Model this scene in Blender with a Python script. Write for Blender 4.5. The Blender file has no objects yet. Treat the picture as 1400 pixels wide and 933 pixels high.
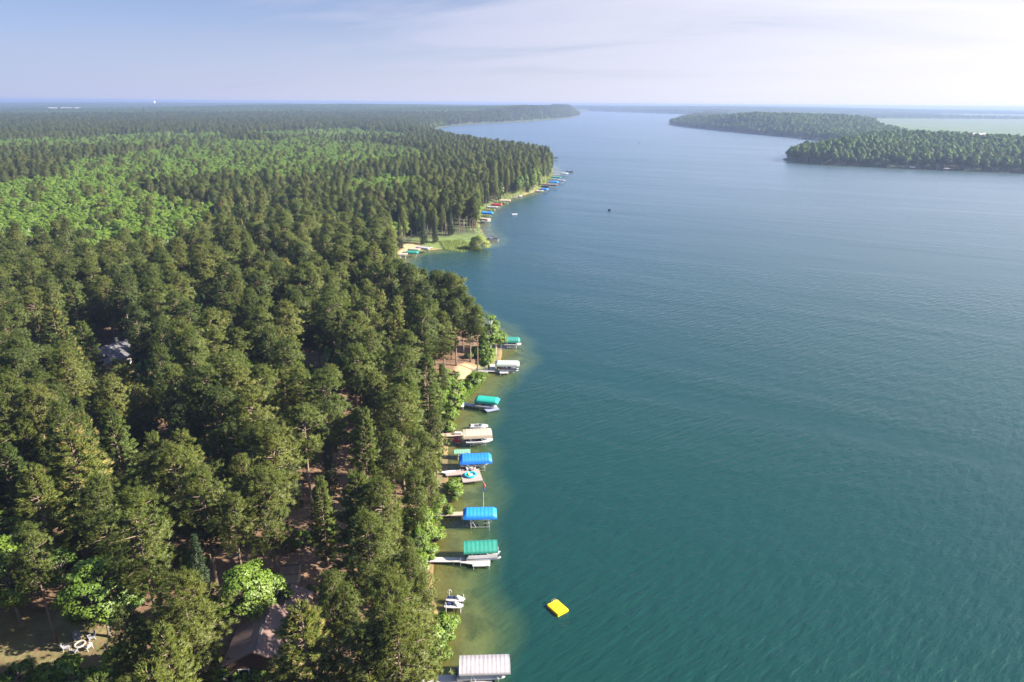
import bpy, math, random
import numpy as np
from mathutils import Vector
PI = math.pi
R = math.radians
rng = np.random.default_rng(7)
random.seed(11)
scn = bpy.context.scene
C = scn.collection

# ------------------------------------------------------------------ camera model
F = 933.3; PITCH = R(19.23); ROLL = R(0.45); H0 = 75.0
CR, SR, CP, SP = math.cos(ROLL), math.sin(ROLL), math.cos(PITCH), math.sin(PITCH)
def ray(px, py):
    a = (px - 700) / F; b = (466.5 - py) / F
    rx = a * CR - b * SR; ux = a * SR + b * CR
    return rx, CP + ux * SP, -SP + ux * CP
def at(px, py, z=0.0):
    d = ray(px, py); t = (z - H0) / d[2]
    return d[0] * t, d[1] * t
def project(x, y, z):
    fw = y * CP - (z - H0) * SP; up = y * SP + (z - H0) * CP
    a = (x * CR + up * SR) / fw; b = (-x * SR + up * CR) / fw
    return 700 + a * F, 466.5 - b * F, fw

cam = bpy.data.cameras.new('camera'); co = bpy.data.objects.new('camera', cam); C.objects.link(co)
cam.sensor_fit = 'HORIZONTAL'; cam.sensor_width = 36; cam.lens = 36 * F / 1400
cam.clip_start = 1; cam.clip_end = 90000
co.location = (0, 0, H0)
co.rotation_mode = 'QUATERNION'
rightv = Vector((CR, SR * SP, SR * CP)); upv = Vector((-SR, CR * SP, CR * CP)); fwv = Vector((0, CP, -SP))
from mathutils import Matrix
co.rotation_quaternion = Matrix((rightv, upv, -fwv)).transposed().to_quaternion()
scn.camera = co

# ------------------------------------------------------------------ light, sky, render
SUN_EL, SUN_AZ = R(32), R(97)
sd = Vector((math.sin(SUN_AZ) * math.cos(SUN_EL), math.cos(SUN_AZ) * math.cos(SUN_EL), math.sin(SUN_EL)))
sl = bpy.data.lights.new('sun', 'SUN'); sl.energy = 5.0; sl.angle = R(0.55); sl.color = (1.0, 0.90, 0.74)
so = bpy.data.objects.new('sun', sl); C.objects.link(so); so.rotation_mode = 'QUATERNION'
so.rotation_quaternion = sd.to_track_quat('Z', 'Y'); so.location = (300, 200, 300)

def nd(nt, typ, **kw):
    n = nt.nodes.new(typ)
    for k, v in kw.items():
        if k.startswith('i_'):
            key = k[2:]
            n.inputs[int(key) if key.isdigit() else key.replace('_', ' ')].default_value = v
        else:
            setattr(n, k, v)
    return n
def ramp(nt, fac, stops, interp='LINEAR'):
    n = nt.nodes.new('ShaderNodeValToRGB'); n.color_ramp.interpolation = interp
    e = n.color_ramp.elements
    while len(e) > 1: e.remove(e[0])
    e[0].position, e[0].color = stops[0][0], (*stops[0][1], 1)
    for p, c in stops[1:]:
        q = e.new(p); q.color = (*c, 1)
    if fac is not None: nt.links.new(fac, n.inputs[0])
    return n.outputs[0]
def math_(nt, op, a, b=None, clamp=False):
    n = nt.nodes.new('ShaderNodeMath'); n.operation = op; n.use_clamp = clamp
    for i, v in enumerate((a, b)):
        if v is None: continue
        if isinstance(v, (int, float)): n.inputs[i].default_value = v
        else: nt.links.new(v, n.inputs[i])
    return n.outputs[0]
def mixc(nt, fac, a, b, blend='MIX'):
    n = nt.nodes.new('ShaderNodeMix'); n.data_type = 'RGBA'; n.blend_type = blend
    for i, v in ((0, fac), (6, a), (7, b)):
        if isinstance(v, (int, float)): n.inputs[i].default_value = v
        elif isinstance(v, tuple): n.inputs[i].default_value = (*v, 1)
        else: nt.links.new(v, n.inputs[i])
    return n.outputs[2]

world = bpy.data.worlds.new('World'); scn.world = world; world.use_nodes = True
nt = world.node_tree; nt.nodes.clear()
sky = nd(nt, 'ShaderNodeTexSky', sky_type='NISHITA', sun_disc=False, sun_elevation=SUN_EL, sun_rotation=SUN_AZ,
         altitude=400, air_density=1.0, dust_density=0.8, ozone_density=2.0)
tc = nd(nt, 'ShaderNodeTexCoord')
sep = nd(nt, 'ShaderNodeSeparateXYZ'); nt.links.new(tc.outputs['Generated'], sep.inputs[0])
zc = math_(nt, 'MAXIMUM', sep.outputs[2], 0.0)
den = math_(nt, 'ADD', zc, 0.16)
comb = nd(nt, 'ShaderNodeCombineXYZ')
nt.links.new(math_(nt, 'DIVIDE', sep.outputs[0], den), comb.inputs[0])
nt.links.new(math_(nt, 'DIVIDE', sep.outputs[1], den), comb.inputs[1])
mp0 = nd(nt, 'ShaderNodeMapping'); mp0.inputs['Rotation'].default_value = (0, 0, R(18))
mp = nd(nt, 'ShaderNodeMapping'); mp.inputs['Scale'].default_value = (0.5, 1.5, 1)
mp.inputs['Location'].default_value = (3.3, 1.2, 0)
nt.links.new(comb.outputs[0], mp0.inputs[0]); nt.links.new(mp0.outputs[0], mp.inputs[0])
nz = nd(nt, 'ShaderNodeTexNoise', i_Scale=1.15, i_Detail=7.0, i_Roughness=0.55, i_Distortion=0.7)
nt.links.new(mp.outputs[0], nz.inputs['Vector'])
# share of thin cirrus: more of it towards the sun's side of the sky (to the right)
side = math_(nt, 'MULTIPLY', sep.outputs[0], 0.55)
cov = math_(nt, 'SUBTRACT', math_(nt, 'ADD', nz.outputs[0], side), ramp(nt, zc, [(0.14, (0,) * 3), (0.34, (0.34,) * 3)]))
cfac = ramp(nt, cov, [(0.34, (0.12,) * 3), (0.54, (0.75,) * 3), (0.85, (1, 1, 1))])
hz = ramp(nt, zc, [(0.0, (0.85,) * 3), (0.10, (0.32,) * 3), (0.22, (0.0,) * 3)])
hazec = mixc(nt, math_(nt, 'ADD', math_(nt, 'MULTIPLY', sep.outputs[0], 0.7), 0.42, True), (2.5, 2.75, 4.0), (5.4, 5.2, 5.5))
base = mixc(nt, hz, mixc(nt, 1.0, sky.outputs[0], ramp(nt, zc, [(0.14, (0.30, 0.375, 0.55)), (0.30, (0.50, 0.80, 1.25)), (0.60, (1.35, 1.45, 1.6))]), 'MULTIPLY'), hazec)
cl = mixc(nt, cfac, base, mixc(nt, math_(nt, 'ADD', math_(nt, 'MULTIPLY', sep.outputs[0], 0.9), 0.35, True), (2.25, 2.5, 3.6), (5.1, 5.0, 5.3)))
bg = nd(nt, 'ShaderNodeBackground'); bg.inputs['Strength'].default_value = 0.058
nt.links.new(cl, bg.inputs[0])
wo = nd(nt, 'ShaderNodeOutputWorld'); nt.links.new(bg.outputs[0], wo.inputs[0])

scn.view_settings.view_transform = 'Standard'; scn.view_settings.look = 'None'
scn.view_settings.exposure = 1.93; scn.view_settings.gamma = 1
cy = scn.cycles
cy.max_bounces = 6; cy.diffuse_bounces = 3; cy.glossy_bounces = 2; cy.transmission_bounces = 3
cy.transparent_max_bounces = 8; cy.volume_bounces = 0
cy.use_denoising = True
try:
    cy.denoiser = 'OPENIMAGEDENOISE'; cy.denoising_input_passes = 'RGB_ALBEDO_NORMAL'; cy.denoising_prefilter = 'ACCURATE'
except Exception: pass
cy.caustics_reflective = False; cy.caustics_refractive = False
cy.sample_clamp_indirect = 4; cy.sample_clamp_direct = 1.0

# ------------------------------------------------------------------ materials
def newmat(name):
    m = bpy.data.materials.new(name); m.use_nodes = True; m.node_tree.nodes.clear(); return m
def out(nt, sh, disp=None):
    o = nd(nt, 'ShaderNodeOutputMaterial'); nt.links.new(sh, o.inputs[0])
def simple(name, col, rough=0.6, metal=0.0, var=0.12, scale=6.0, bump=0.0, stripe=None):
    m = newmat(name); nt = m.node_tree
    b = nd(nt, 'ShaderNodeBsdfPrincipled', i_Roughness=rough, i_Metallic=metal)
    t = nd(nt, 'ShaderNodeTexCoord')
    n = nd(nt, 'ShaderNodeTexNoise', i_Scale=scale, i_Detail=4.0); nt.links.new(t.outputs['Object'], n.inputs['Vector'])
    lo = tuple(c * (1 - var * 1.6) for c in col); hi = tuple(min(1, c * (1 + var)) for c in col)
    c = mixc(nt, n.outputs[0], lo, hi)
    if stripe:
        w = nd(nt, 'ShaderNodeTexWave', i_Scale=stripe[0]); w.bands_direction = stripe[1]; w.wave_profile = 'SAW'
        nt.links.new(t.outputs['Object'], w.inputs['Vector'])
        c = mixc(nt, ramp(nt, w.outputs[1], [(0.0, (1, 1, 1)), (0.07, (0, 0, 0))]), c, tuple(k * stripe[2] for k in col))
    nt.links.new(c, b.inputs['Base Color'])
    if bump:
        bp = nd(nt, 'ShaderNodeBump', i_Strength=bump, i_Distance=0.05); nt.links.new(n.outputs[0], bp.inputs['Height'])
        nt.links.new(bp.outputs[0], b.inputs['Normal'])
    out(nt, b.outputs[0]); return m
def leafmat(name, c_lo, c_mid, c_hi, trans=0.3, tan=None):
    """leaf colour: a random tint per leaf clump (mesh attribute) and per tree (leaf_tint)"""
    m = newmat(name); nt = m.node_tree
    a = nd(nt, 'ShaderNodeAttribute', attribute_name='tint'); a.attribute_type = 'GEOMETRY'
    t = nd(nt, 'ShaderNodeAttribute', attribute_name='leaf_tint'); t.attribute_type = 'INSTANCER'
    oi = nd(nt, 'ShaderNodeObjectInfo')
    f = math_(nt, 'ADD', math_(nt, 'MULTIPLY', a.outputs['Fac'], 0.45), math_(nt, 'MULTIPLY', t.outputs['Fac'], 0.55))
    c = ramp(nt, f, [(0.1, c_lo), (0.5, c_mid), (0.92, c_hi)])
    if tan:
        ta = nd(nt, 'ShaderNodeAttribute', attribute_name='tip'); ta.attribute_type = 'GEOMETRY'
        c = mixc(nt, ta.outputs['Fac'], c, tan)
    d = nd(nt, 'ShaderNodeBsdfDiffuse'); nt.links.new(c, d.inputs[0])
    tr = nd(nt, 'ShaderNodeBsdfTranslucent')
    nt.links.new(mixc(nt, 1.0, c, (1.15, 1.25, 0.55), 'MULTIPLY'), tr.inputs[0])
    mx = nd(nt, 'ShaderNodeMixShader', i_0=trans)
    nt.links.new(d.outputs[0], mx.inputs[1]); nt.links.new(tr.outputs[0], mx.inputs[2])
    gl = nd(nt, 'ShaderNodeBsdfGlossy', i_Roughness=0.5); gl.inputs[0].default_value = (1, 1, 1, 1)
    m2 = nd(nt, 'ShaderNodeMixShader', i_0=0.025)
    nt.links.new(mx.outputs[0], m2.inputs[1]); nt.links.new(gl.outputs[0], m2.inputs[2])
    out(nt, m2.outputs[0]); return m

M = {}
M['pine'] = leafmat('pine_needles', (0.055, 0.082, 0.026), (0.125, 0.165, 0.040), (0.210, 0.220, 0.060), 0.45)
M['white'] = leafmat('white_pine_needles', (0.050, 0.090, 0.026), (0.130, 0.180, 0.040), (0.225, 0.250, 0.062), 0.42, (0.40, 0.32, 0.13))
M['spruce'] = leafmat('spruce_needles', (0.030, 0.060, 0.032), (0.070, 0.105, 0.052), (0.125, 0.155, 0.078), 0.25)
M['decid'] = leafmat('broad_leaves', (0.046, 0.092, 0.016), (0.115, 0.195, 0.024), (0.195, 0.275, 0.036), 0.38)
M['aspen'] = leafmat('aspen_leaves', (0.085, 0.155, 0.024), (0.145, 0.240, 0.036), (0.205, 0.300, 0.048), 0.38)
M['willow'] = leafmat('willow_leaves', (0.14, 0.18, 0.04), (0.24, 0.29, 0.07), (0.33, 0.36, 0.10), 0.5)
M['rust'] = leafmat('dead_needles', (0.14, 0.060, 0.030), (0.23, 0.11, 0.055), (0.30, 0.17, 0.09), 0.2)
M['reed'] = leafmat('reed_blades', (0.08, 0.13, 0.03), (0.15, 0.20, 0.05), (0.22, 0.26, 0.08), 0.3)
M['bark'] = simple('pine_bark', (0.21, 0.15, 0.115), 0.9, var=0.45, scale=2.5, bump=0.4)
M['greybark'] = simple('grey_bark', (0.25, 0.225, 0.19), 0.9, var=0.4, scale=2.0, bump=0.4)
M['birch'] = simple('white_bark', (0.55, 0.52, 0.46), 0.8, var=0.3, scale=3.0)
M['alu'] = simple('galvanised_metal', (0.52, 0.53, 0.56), 0.4, 0.7, var=0.1)
M['whitepaint'] = simple('white_paint', (0.52, 0.51, 0.53), 0.45, var=0.06)
M['greypaint'] = simple('grey_paint', (0.38, 0.39, 0.43), 0.5, var=0.1)
M['dark'] = simple('dark_vinyl', (0.04, 0.042, 0.05), 0.5, var=0.1)
M['navy'] = simple('navy_gelcoat', (0.03, 0.045, 0.12), 0.3, var=0.1)
M['redgel'] = simple('red_gelcoat', (0.42, 0.03, 0.05), 0.35, var=0.1)
M['glass'] = simple('tinted_plastic', (0.08, 0.10, 0.13), 0.12, var=0.05)
M['vinyl'] = simple('cream_vinyl', (0.46, 0.42, 0.39), 0.55, var=0.08)
M['deckgrey'] = simple('grey_dock_boards', (0.34, 0.32, 0.33), 0.75, var=0.14, scale=3.0, stripe=(1.4, 'X', 0.45))
M['decktan'] = simple('tan_dock_boards', (0.38, 0.30, 0.235), 0.8, var=0.16, scale=3.0, stripe=(1.6, 'X', 0.5))
M['deckwood'] = simple('weathered_dock_boards', (0.31, 0.26, 0.25), 0.8, var=0.18, scale=3.0, stripe=(1.6, 'X', 0.5))
M['deckwhite'] = simple('white_dock_panels', (0.40, 0.38, 0.39), 0.6, var=0.1, scale=3.0, stripe=(0.8, 'X', 0.55))
M['deckblue'] = simple('blue_grey_dock_panels', (0.24, 0.27, 0.40), 0.6, var=0.12, scale=3.0, stripe=(0.8, 'X', 0.6))
def cloth(name, col): return simple(name, col, 0.6, var=0.17, scale=1.3, bump=0.25)
M['c_white'] = cloth('white_canopy_vinyl', (0.31, 0.29, 0.32))
M['c_green'] = cloth('green_canopy_vinyl', (0.018, 0.20, 0.155))
M['c_blue'] = cloth('blue_canopy_vinyl', (0.010, 0.165, 0.66))
M['c_azure'] = cloth('azure_canopy_vinyl', (0.012, 0.215, 0.74))
M['c_beige'] = cloth('beige_canopy_vinyl', (0.42, 0.34, 0.27))
M['c_teal'] = cloth('teal_canopy_vinyl', (0.008, 0.30, 0.25))
M['c_dteal'] = cloth('dark_teal_canopy_vinyl', (0.025, 0.20, 0.17))
M['c_sage'] = cloth('sage_canopy_vinyl', (0.14, 0.30, 0.22))
M['c_grey'] = simple('striped_grey_canopy_vinyl', (0.36, 0.40, 0.38), 0.55, var=0.08, stripe=(0.45, 'X', 0.6))
M['c_red'] = cloth('red_canopy_vinyl', (0.33, 0.02, 0.05))
M['c_navy'] = cloth('navy_canopy_vinyl', (0.018, 0.025, 0.06))
M['c_brown'] = cloth('brown_canopy_vinyl', (0.16, 0.10, 0.07))
M['yellow'] = simple('yellow_plastic', (0.86, 0.55, 0.005), 0.5, var=0.05)
M['turq'] = simple('turquoise_inflatable_vinyl', (0.02, 0.36, 0.46), 0.35, var=0.12)
M['flagred'] = simple('flag_red_white', (0.60, 0.14, 0.19), 0.7, var=0.1)
M['flagblue'] = simple('flag_blue', (0.05, 0.07, 0.28), 0.7, var=0.1)
M['orange'] = simple('orange_plastic', (0.75, 0.22, 0.02), 0.4, var=0.05)
M['stone'] = simple('fire_ring_stone', (0.36, 0.33, 0.31), 0.9, var=0.3)
M['ash'] = simple('ash', (0.03, 0.03, 0.03), 0.95, var=0.3)
M['farwhite'] = simple('weathered_white_metal', (0.30, 0.30, 0.33), 0.6, var=0.1)
M['chairshaded'] = simple('white_chair_paint_shaded', (0.26, 0.26, 0.31), 0.5, var=0.08)  # white chairs, with the lawn's shade put into the colour
M['roofbrown'] = simple('brown_shingles', (0.155, 0.100, 0.090), 0.85, var=0.28, scale=1.2, bump=0.3, stripe=(1.3, 'Z', 0.8))
M['wallbrown'] = simple('brown_siding', (0.075, 0.045, 0.035), 0.8, var=0.2, stripe=(2.0, 'Z', 0.6))
M['roofgrey'] = simple('grey_shingles', (0.10, 0.097, 0.115), 0.85, var=0.2, scale=1.2, bump=0.3, stripe=(1.3, 'Z', 0.8))
M['walltan'] = simple('tan_siding', (0.42, 0.36, 0.28), 0.8, var=0.15, stripe=(2.0, 'Z', 0.7))
M['wallwhite'] = simple('white_siding', (0.72, 0.70, 0.68), 0.7, var=0.08)
M['roofwhite'] = simple('white_metal_roof', (0.78, 0.78, 0.80), 0.45, var=0.06)
M['window'] = simple('window_glass', (0.03, 0.035, 0.045), 0.1, var=0.05)
M['bluetarp'] = simple('blue_grey_tarp', (0.10, 0.17, 0.30), 0.6, var=0.25, scale=2.0, bump=0.3)
M['skin'] = simple('skin', (0.45, 0.28, 0.2), 0.6, var=0.08)
M['shirt'] = simple('dark_shirt', (0.05, 0.05, 0.07), 0.8, var=0.1)

# ------------------------------------------------------------------ helpers
def link(o, parent=None):
    C.objects.link(o)
    if parent is not None: o.parent = parent
    return o
class MB:
    def __init__(s): s.v = []; s.f = []
    def add(s, vs, fs):
        k = len(s.v); s.v += [tuple(v) for v in vs]; s.f += [tuple(i + k for i in f) for f in fs]; return s
    def box(s, c, d, rz=0.0, ry=0.0):
        hx, hy, hz = d[0] / 2, d[1] / 2, d[2] / 2; cz, sz = math.cos(rz), math.sin(rz); cyy, syy = math.cos(ry), math.sin(ry)
        vs = []
        for x, y, z in ((-hx, -hy, -hz), (hx, -hy, -hz), (hx, hy, -hz), (-hx, hy, -hz), (-hx, -hy, hz), (hx, -hy, hz), (hx, hy, hz), (-hx, hy, hz)):
            x, z = x * cyy + z * syy, -x * syy + z * cyy
            vs.append((c[0] + x * cz - y * sz, c[1] + x * sz + y * cz, c[2] + z))
        return s.add(vs, [(3, 2, 1, 0), (4, 5, 6, 7), (0, 1, 5, 4), (1, 2, 6, 5), (2, 3, 7, 6), (3, 0, 4, 7)])
    def tube(s, p, q, r, r2=None, n=6):
        r2 = r if r2 is None else r2
        p, q = Vector(p), Vector(q); d = (q - p).normalized()
        u = d.orthogonal().normalized(); w = d.cross(u)
        vs = []
        for pt, rr in ((p, r), (q, r2)):
            for i in range(n):
                a = 2 * PI * i / n; vs.append(pt + (u * math.cos(a) + w * math.sin(a)) * rr)
        fs = [(i, (i + 1) % n, n + (i + 1) % n, n + i) for i in range(n)] + [tuple(range(n - 1, -1, -1)), tuple(range(n, 2 * n))]
        return s.add(vs, fs)
    def path(s, pts, r, n=6):
        for a, b in zip(pts[:-1], pts[1:]): s.tube(a, b, r, r, n)
        return s
    def loft(s, rings, closed=True, caps=True):
        n = len(rings[0]); vs = [p for r in rings for p in r]; fs = []
        for i in range(len(rings) - 1):
            for j in range(n if closed else n - 1):
                k = (j + 1) % n
                fs.append((i * n + j, i * n + k, (i + 1) * n + k, (i + 1) * n + j))
        if caps: fs += [tuple(range(n - 1, -1, -1)), tuple((len(rings) - 1) * n + j for j in range(n))]
        return s.add(vs, fs)
    def torus(s, c, R_, r, n=20, k=8, sx=1.0):
        rings = []
        for i in range(n):
            a = 2 * PI * i / n
            rings.append([(c[0] + (R_ + r * math.cos(b)) * math.cos(a) * sx, c[1] + (R_ + r * math.cos(b)) * math.sin(a), c[2] + r * math.sin(b)) for b in [2 * PI * j / k for j in range(k)]])
        rings.append(rings[0]); return s.loft(rings, True, False)
    def build(s, name, mat, parent=None, smooth=False):
        me = bpy.data.meshes.new(name); me.from_pydata(s.v, [], s.f); me.update()
        me.materials.append(mat)
        if smooth: me.shade_smooth()
        return link(bpy.data.objects.new(name, me), parent)
def tag(o, label, cat, group=None):
    o['label'] = label; o['category'] = cat
    if group: o['group'] = group
    return o
def thing(name, loc, rz, label, cat, group=None):
    o = bpy.data.objects.new(name, None); o.empty_display_size = 0.5
    o.location = loc; o.rotation_euler = (0, 0, rz); link(o); return tag(o, label, cat, group)

# ------------------------------------------------------------------ lake outline and land heights
def chaikin(P, n):
    for _ in range(n):
        Q = np.roll(P, -1, 0); P = np.stack([P * .75 + Q * .25, P * .25 + Q * .75], 1).reshape(-1, 2)
    return P
LAKE = [(-13, -800), (-13.5, 20), (-12.6, 50), (-12.3, 66), (-12.2, 74), (-10.6, 79), (-10.2, 83), (-12.6, 90), (-13.6, 100), (-13.8, 109), (-13.4, 117),
        (-13.3, 128), (-15.2, 145), (-15.4, 155), (-13.4, 166), (-11.5, 175), (-8.5, 184), (-4.5, 192), (-3.2, 200), (-3.4, 208), (-6, 220), (-14, 236), (-27, 254),
        (-44, 282), (-55, 312), (-59, 340), (-56, 354), (-47, 362), (-36, 367), (-24, 372), (-14.5, 380), (-12.5, 388), (-17, 408), (-22, 440), (-23, 480), (-20, 515), (-12, 545), (-3, 572),
        (10, 600), (22, 626), (31, 680), (38, 740), (46, 800), (50, 860), (46, 930), (20, 1010), (-40, 1120), (-120, 1350), (-200, 1700), (-240, 2150), (-200, 2500),
        (-130, 2700), (0, 2950), (170, 3400), (330, 4000), (440, 4700), (470, 5200), (380, 5800), (440, 6800), (680, 7500), (900, 7000), (1300, 5900), (1420, 5300), (1200, 4600),
        (820, 3500), (620, 2900), (590, 2650), (600, 2400), (640, 2000), (690, 1700), (680, 1450), (560, 1240), (430, 1090), (384, 1010), (392, 960), (460, 905), (612, 838), (800, 760), (1200, 640), (2200, 500), (4000, 300), (4000, -800)]
LAKE = chaikin(np.array(LAKE, float), 2)
def sdist(x, y):
    """distance to the shore, positive on land"""
    x = np.asarray(x, float); y = np.asarray(y, float)
    A = LAKE; B = np.roll(LAKE, -1, 0)
    best = np.full(x.shape, 1e18); ins = np.zeros(x.shape, bool)
    for (ax, ay), (bx, by) in zip(A, B):
        dx, dy = bx - ax, by - ay; L2 = dx * dx + dy * dy + 1e-12
        t = np.clip(((x - ax) * dx + (y - ay) * dy) / L2, 0, 1)
        d = (x - ax - t * dx) ** 2 + (y - ay - t * dy) ** 2
        np.minimum(best, d, out=best)
        if ay != by:
            c = ((ay > y) != (by > y)) & (x < (bx - ax) * (y - ay) / (by - ay) + ax); ins ^= c
    d = np.sqrt(best); return np.where(ins, -d, d)
def smooth(a, b, v):
    t = np.clip((v - a) / (b - a), 0, 1); return t * t * (3 - 2 * t)
def wav(x, y, s, seed):
    r = np.random.default_rng(seed); v = 0
    for k in range(6):
        a = r.uniform(0, 2 * PI); f = r.uniform(0.5, 1.6) / s; p = r.uniform(0, 6.28)
        v = v + np.sin((x * math.cos(a) + y * math.sin(a)) * f * 2 * PI + p)
    return v / 6
HILLS = [(-500, 3600, 1500, 16), (100, 3500, 500, 20), (330, 4600, 500, 22), (900, 2300, 380, 24), (760, 2050, 260, 10), (700, 1180, 220, 14), (480, 1040, 100, 6),
         (-900, 5200, 1500, 26), (2500, 6500, 1800, 22), (600, 9500, 2500, 22), (-3500, 9000, 3000, 28), (3800, 9000, 2400, 24)]
def height(x, y, s=None):
    x = np.asarray(x, float); y = np.asarray(y, float)
    if s is None: s = sdist(x, y)
    wob = 1 + 0.25 * wav(x, y, 30, 3)
    land = (0.15 * smooth(0, 1, s) + 2.0 * smooth(0.8, 8 * wob, s) + 2.0 * smooth(6, 50, s) + 0.35 * wav(x, y, 22, 5) * smooth(2, 12, s) + 1.2 * wav(x, y, 160, 6) * smooth(20, 120, s))
    for hx, hy, hr, ha in HILLS: land = land + ha * np.exp(-((x - hx) ** 2 + (y - hy) ** 2) / hr ** 2) * smooth(0, 80, s)
    land = land + 7 * wav(x, y, 2500, 9) * smooth(1500, 4000, y) * smooth(0, 150, s)
    d = -s * (1 + 0.22 * wav(x, y, 26, 8))
    bed = -(0.10 * np.minimum(d, 10) + 2.8 * smooth(6.0, 14, d) + 2.6 * smooth(10, 40, d))
    return np.where(s > 0, land, bed)
def h1(x, y): return float(height(np.array([x]), np.array([y]))[0])
def in_poly(x, y, P):
    x = np.asarray(x, float); y = np.asarray(y, float); ins = np.zeros(x.shape, bool)
    for (ax, ay), (bx, by) in zip(P, P[1:] + P[:1]):
        if ay != by: ins ^= ((ay > y) != (by > y)) & (x < (bx - ax) * (y - ay) / (by - ay) + ax)
    return ins
def wpoly(pts, z=0.0): return [at(px, py, z) for px, py in pts]

LAWN = wpoly([(-60, 842), (60, 830), (130, 850), (175, 875), (165, 905), (90, 925), (-60, 945)], 4)
SANDY = wpoly([(626, 498), (640, 494), (661, 499), (652, 518), (640, 526), (632, 536), (624, 532)], 2.5)
PATH = wpoly([(540, 632), (552, 634), (550, 684), (539, 684)], 3.5)
FIELD = wpoly([(1205, 172), (1312, 184), (1330, 188.5), (1500, 190)], 25) + wpoly([(1500, 165), (1145, 163.5)], 3)
FIELD2 = [(2700, 4300), (4500, 4400), (5500, 5400), (3000, 5600)]
FIELD3 = [(-2900, 4600), (-2250, 4600), (-2200, 5000), (-2900, 5050)]
GREEN = wpoly([(560, 333), (600, 330), (650, 322), (668, 332), (600, 344), (570, 345)], 0.5)
BEACH = wpoly([(540, 351), (555, 337), (580, 337), (566, 343), (546, 356)], 0.5)
FIELDGRASS = wpoly([(640, 320), (655, 292), (690, 270), (735, 248), (752, 240), (752, 262), (700, 276), (664, 300)], 1.0)

def graded(lo, hi, a, b, step, g):
    v = list(np.arange(a, b + 1e-6, step)); s = step; p = v[-1]
    while p < hi: s *= g; p += s; v.append(p)
    s = step; p = v[0]; w = []
    while p > lo: s *= g; p -= s; w.append(p)
    return np.array(w[::-1] + v)
gx = graded(-42000, 42000, -110, 60, 1.6, 1.042); gy = graded(-300, 45000, 36, 260, 1.6, 1.036)
X, Y = np.meshgrid(gx, gy); fx, fy = X.ravel(), Y.ravel()
S = sdist(fx, fy); Z = height(fx, fy, S)
nx, ny = len(gx), len(gy)
idx = np.arange(nx * ny).reshape(ny, nx)
quads = np.stack([idx[:-1, :-1], idx[:-1, 1:], idx[1:, 1:], idx[1:, :-1]], -1).reshape(-1, 4)
def gridmesh(name, co_, q):
    me = bpy.data.meshes.new(name)
    used, inv = np.unique(q, return_inverse=True); q = inv.reshape(q.shape); co_ = co_[used]
    me.vertices.add(len(co_)); me.vertices.foreach_set('co', co_.astype(np.float32).ravel())
    me.loops.add(q.size); me.loops.foreach_set('vertex_index', q.astype(np.int32).ravel())
    me.polygons.add(len(q)); me.polygons.foreach_set('loop_start', np.arange(0, q.size, 4, dtype=np.int32))
    me.update(calc_edges=True); me.shade_smooth(); return me, used
def pattr(me, name, vals):
    a = me.attributes.new(name, 'FLOAT', 'POINT'); a.data.foreach_set('value', np.asarray(vals, np.float32))

me, used = gridmesh('ground', np.stack([fx, fy, Z], 1), quads)
inl = lambda P: in_poly(fx, fy, P).astype(float)
near = (fy < 1100) * (fx < 250)
grass = np.clip(inl(GREEN) + inl(FIELDGRASS) + near * smooth(0.2, 1.5, S) * (1 - smooth(3, 6, S)) * 0.9 + inl(LAWN) * 0.42, 0, 1)
sand = np.clip(inl(SANDY) + inl(BEACH), 0, 1)
field = np.clip(inl(FIELD) + inl(FIELD2) + inl(FIELD3), 0, 1)
pattr(me, 'grass', grass); pattr(me, 'sand', sand); pattr(me, 'field', field)
pattr(me, 'under', (S < -0.3) * (fy < 1100) * (fx < 250) * 1.0); pattr(me, 'edge', (1 - smooth(1.5, 7.5, -S + 2.2 * wav(fx, fy, 9, 41))) * 0.8); pattr(me, 'far', smooth(220, 420, np.hypot(fx, fy)) * (1 - np.clip(inl(FIELDGRASS), 0, 1)))
gm = newmat('forest_floor'); nt = gm.node_tree
b = nd(nt, 'ShaderNodeBsdfPrincipled', i_Roughness=0.95)
geo = nd(nt, 'ShaderNodeNewGeometry')
def at_(nm): return nd(nt, 'ShaderNodeAttribute', attribute_name=nm).outputs['Fac']
def noise_(nt, sc, det=5.0, vec=None, dist=0.0):
    n = nd(nt, 'ShaderNodeTexNoise', i_Scale=sc, i_Detail=det, i_Distortion=dist); nt.links.new(vec if vec else geo.outputs['Position'], n.inputs['Vector']); return n.outputs[0]
n1, n2, n3 = noise_(nt, 0.25), noise_(nt, 1.7), noise_(nt, 0.012, 3)
c = mixc(nt, ramp(nt, n1, [(0.35, (0, 0, 0)), (0.65, (1, 1, 1))]), (0.115, 0.065, 0.040), (0.200, 0.122, 0.076))
c = mixc(nt, ramp(nt, n2, [(0.5, (0, 0, 0)), (0.62, (0.7,) * 3)]), c, (0.10, 0.075, 0.04))
c = mixc(nt, at_('far'), c, mixc(nt, n2, (0.030, 0.045, 0.018), (0.055, 0.075, 0.025)))
gcol = mixc(nt, n1, (0.06, 0.11, 0.022), (0.15, 0.20, 0.05))
c = mixc(nt, math_(nt, 'MULTIPLY', at_('grass'), ramp(nt, math_(nt, 'ADD', n2, math_(nt, 'MULTIPLY', n1, 0.5)), [(0.55, (0,) * 3), (0.8, (1,) * 3)])), c, gcol)
c = mixc(nt, at_('sand'), c, mixc(nt, n2, (0.28, 0.19, 0.105), (0.40, 0.28, 0.165)))
c = mixc(nt, at_('field'), c, mixc(nt, ramp(nt, n3, [(0.42, (0,) * 3), (0.6, (1,) * 3)]), (0.050, 0.095, 0.036), (0.085, 0.120, 0.050)))
weed = ramp(nt, noise_(nt, 0.22, 4), [(0.47, (0,) * 3), (0.63, (1,) * 3)])
bedc = mixc(nt, weed, mixc(nt, n2, (0.42, 0.33, 0.14), (0.58, 0.49, 0.24)), (0.12, 0.12, 0.03))
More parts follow.
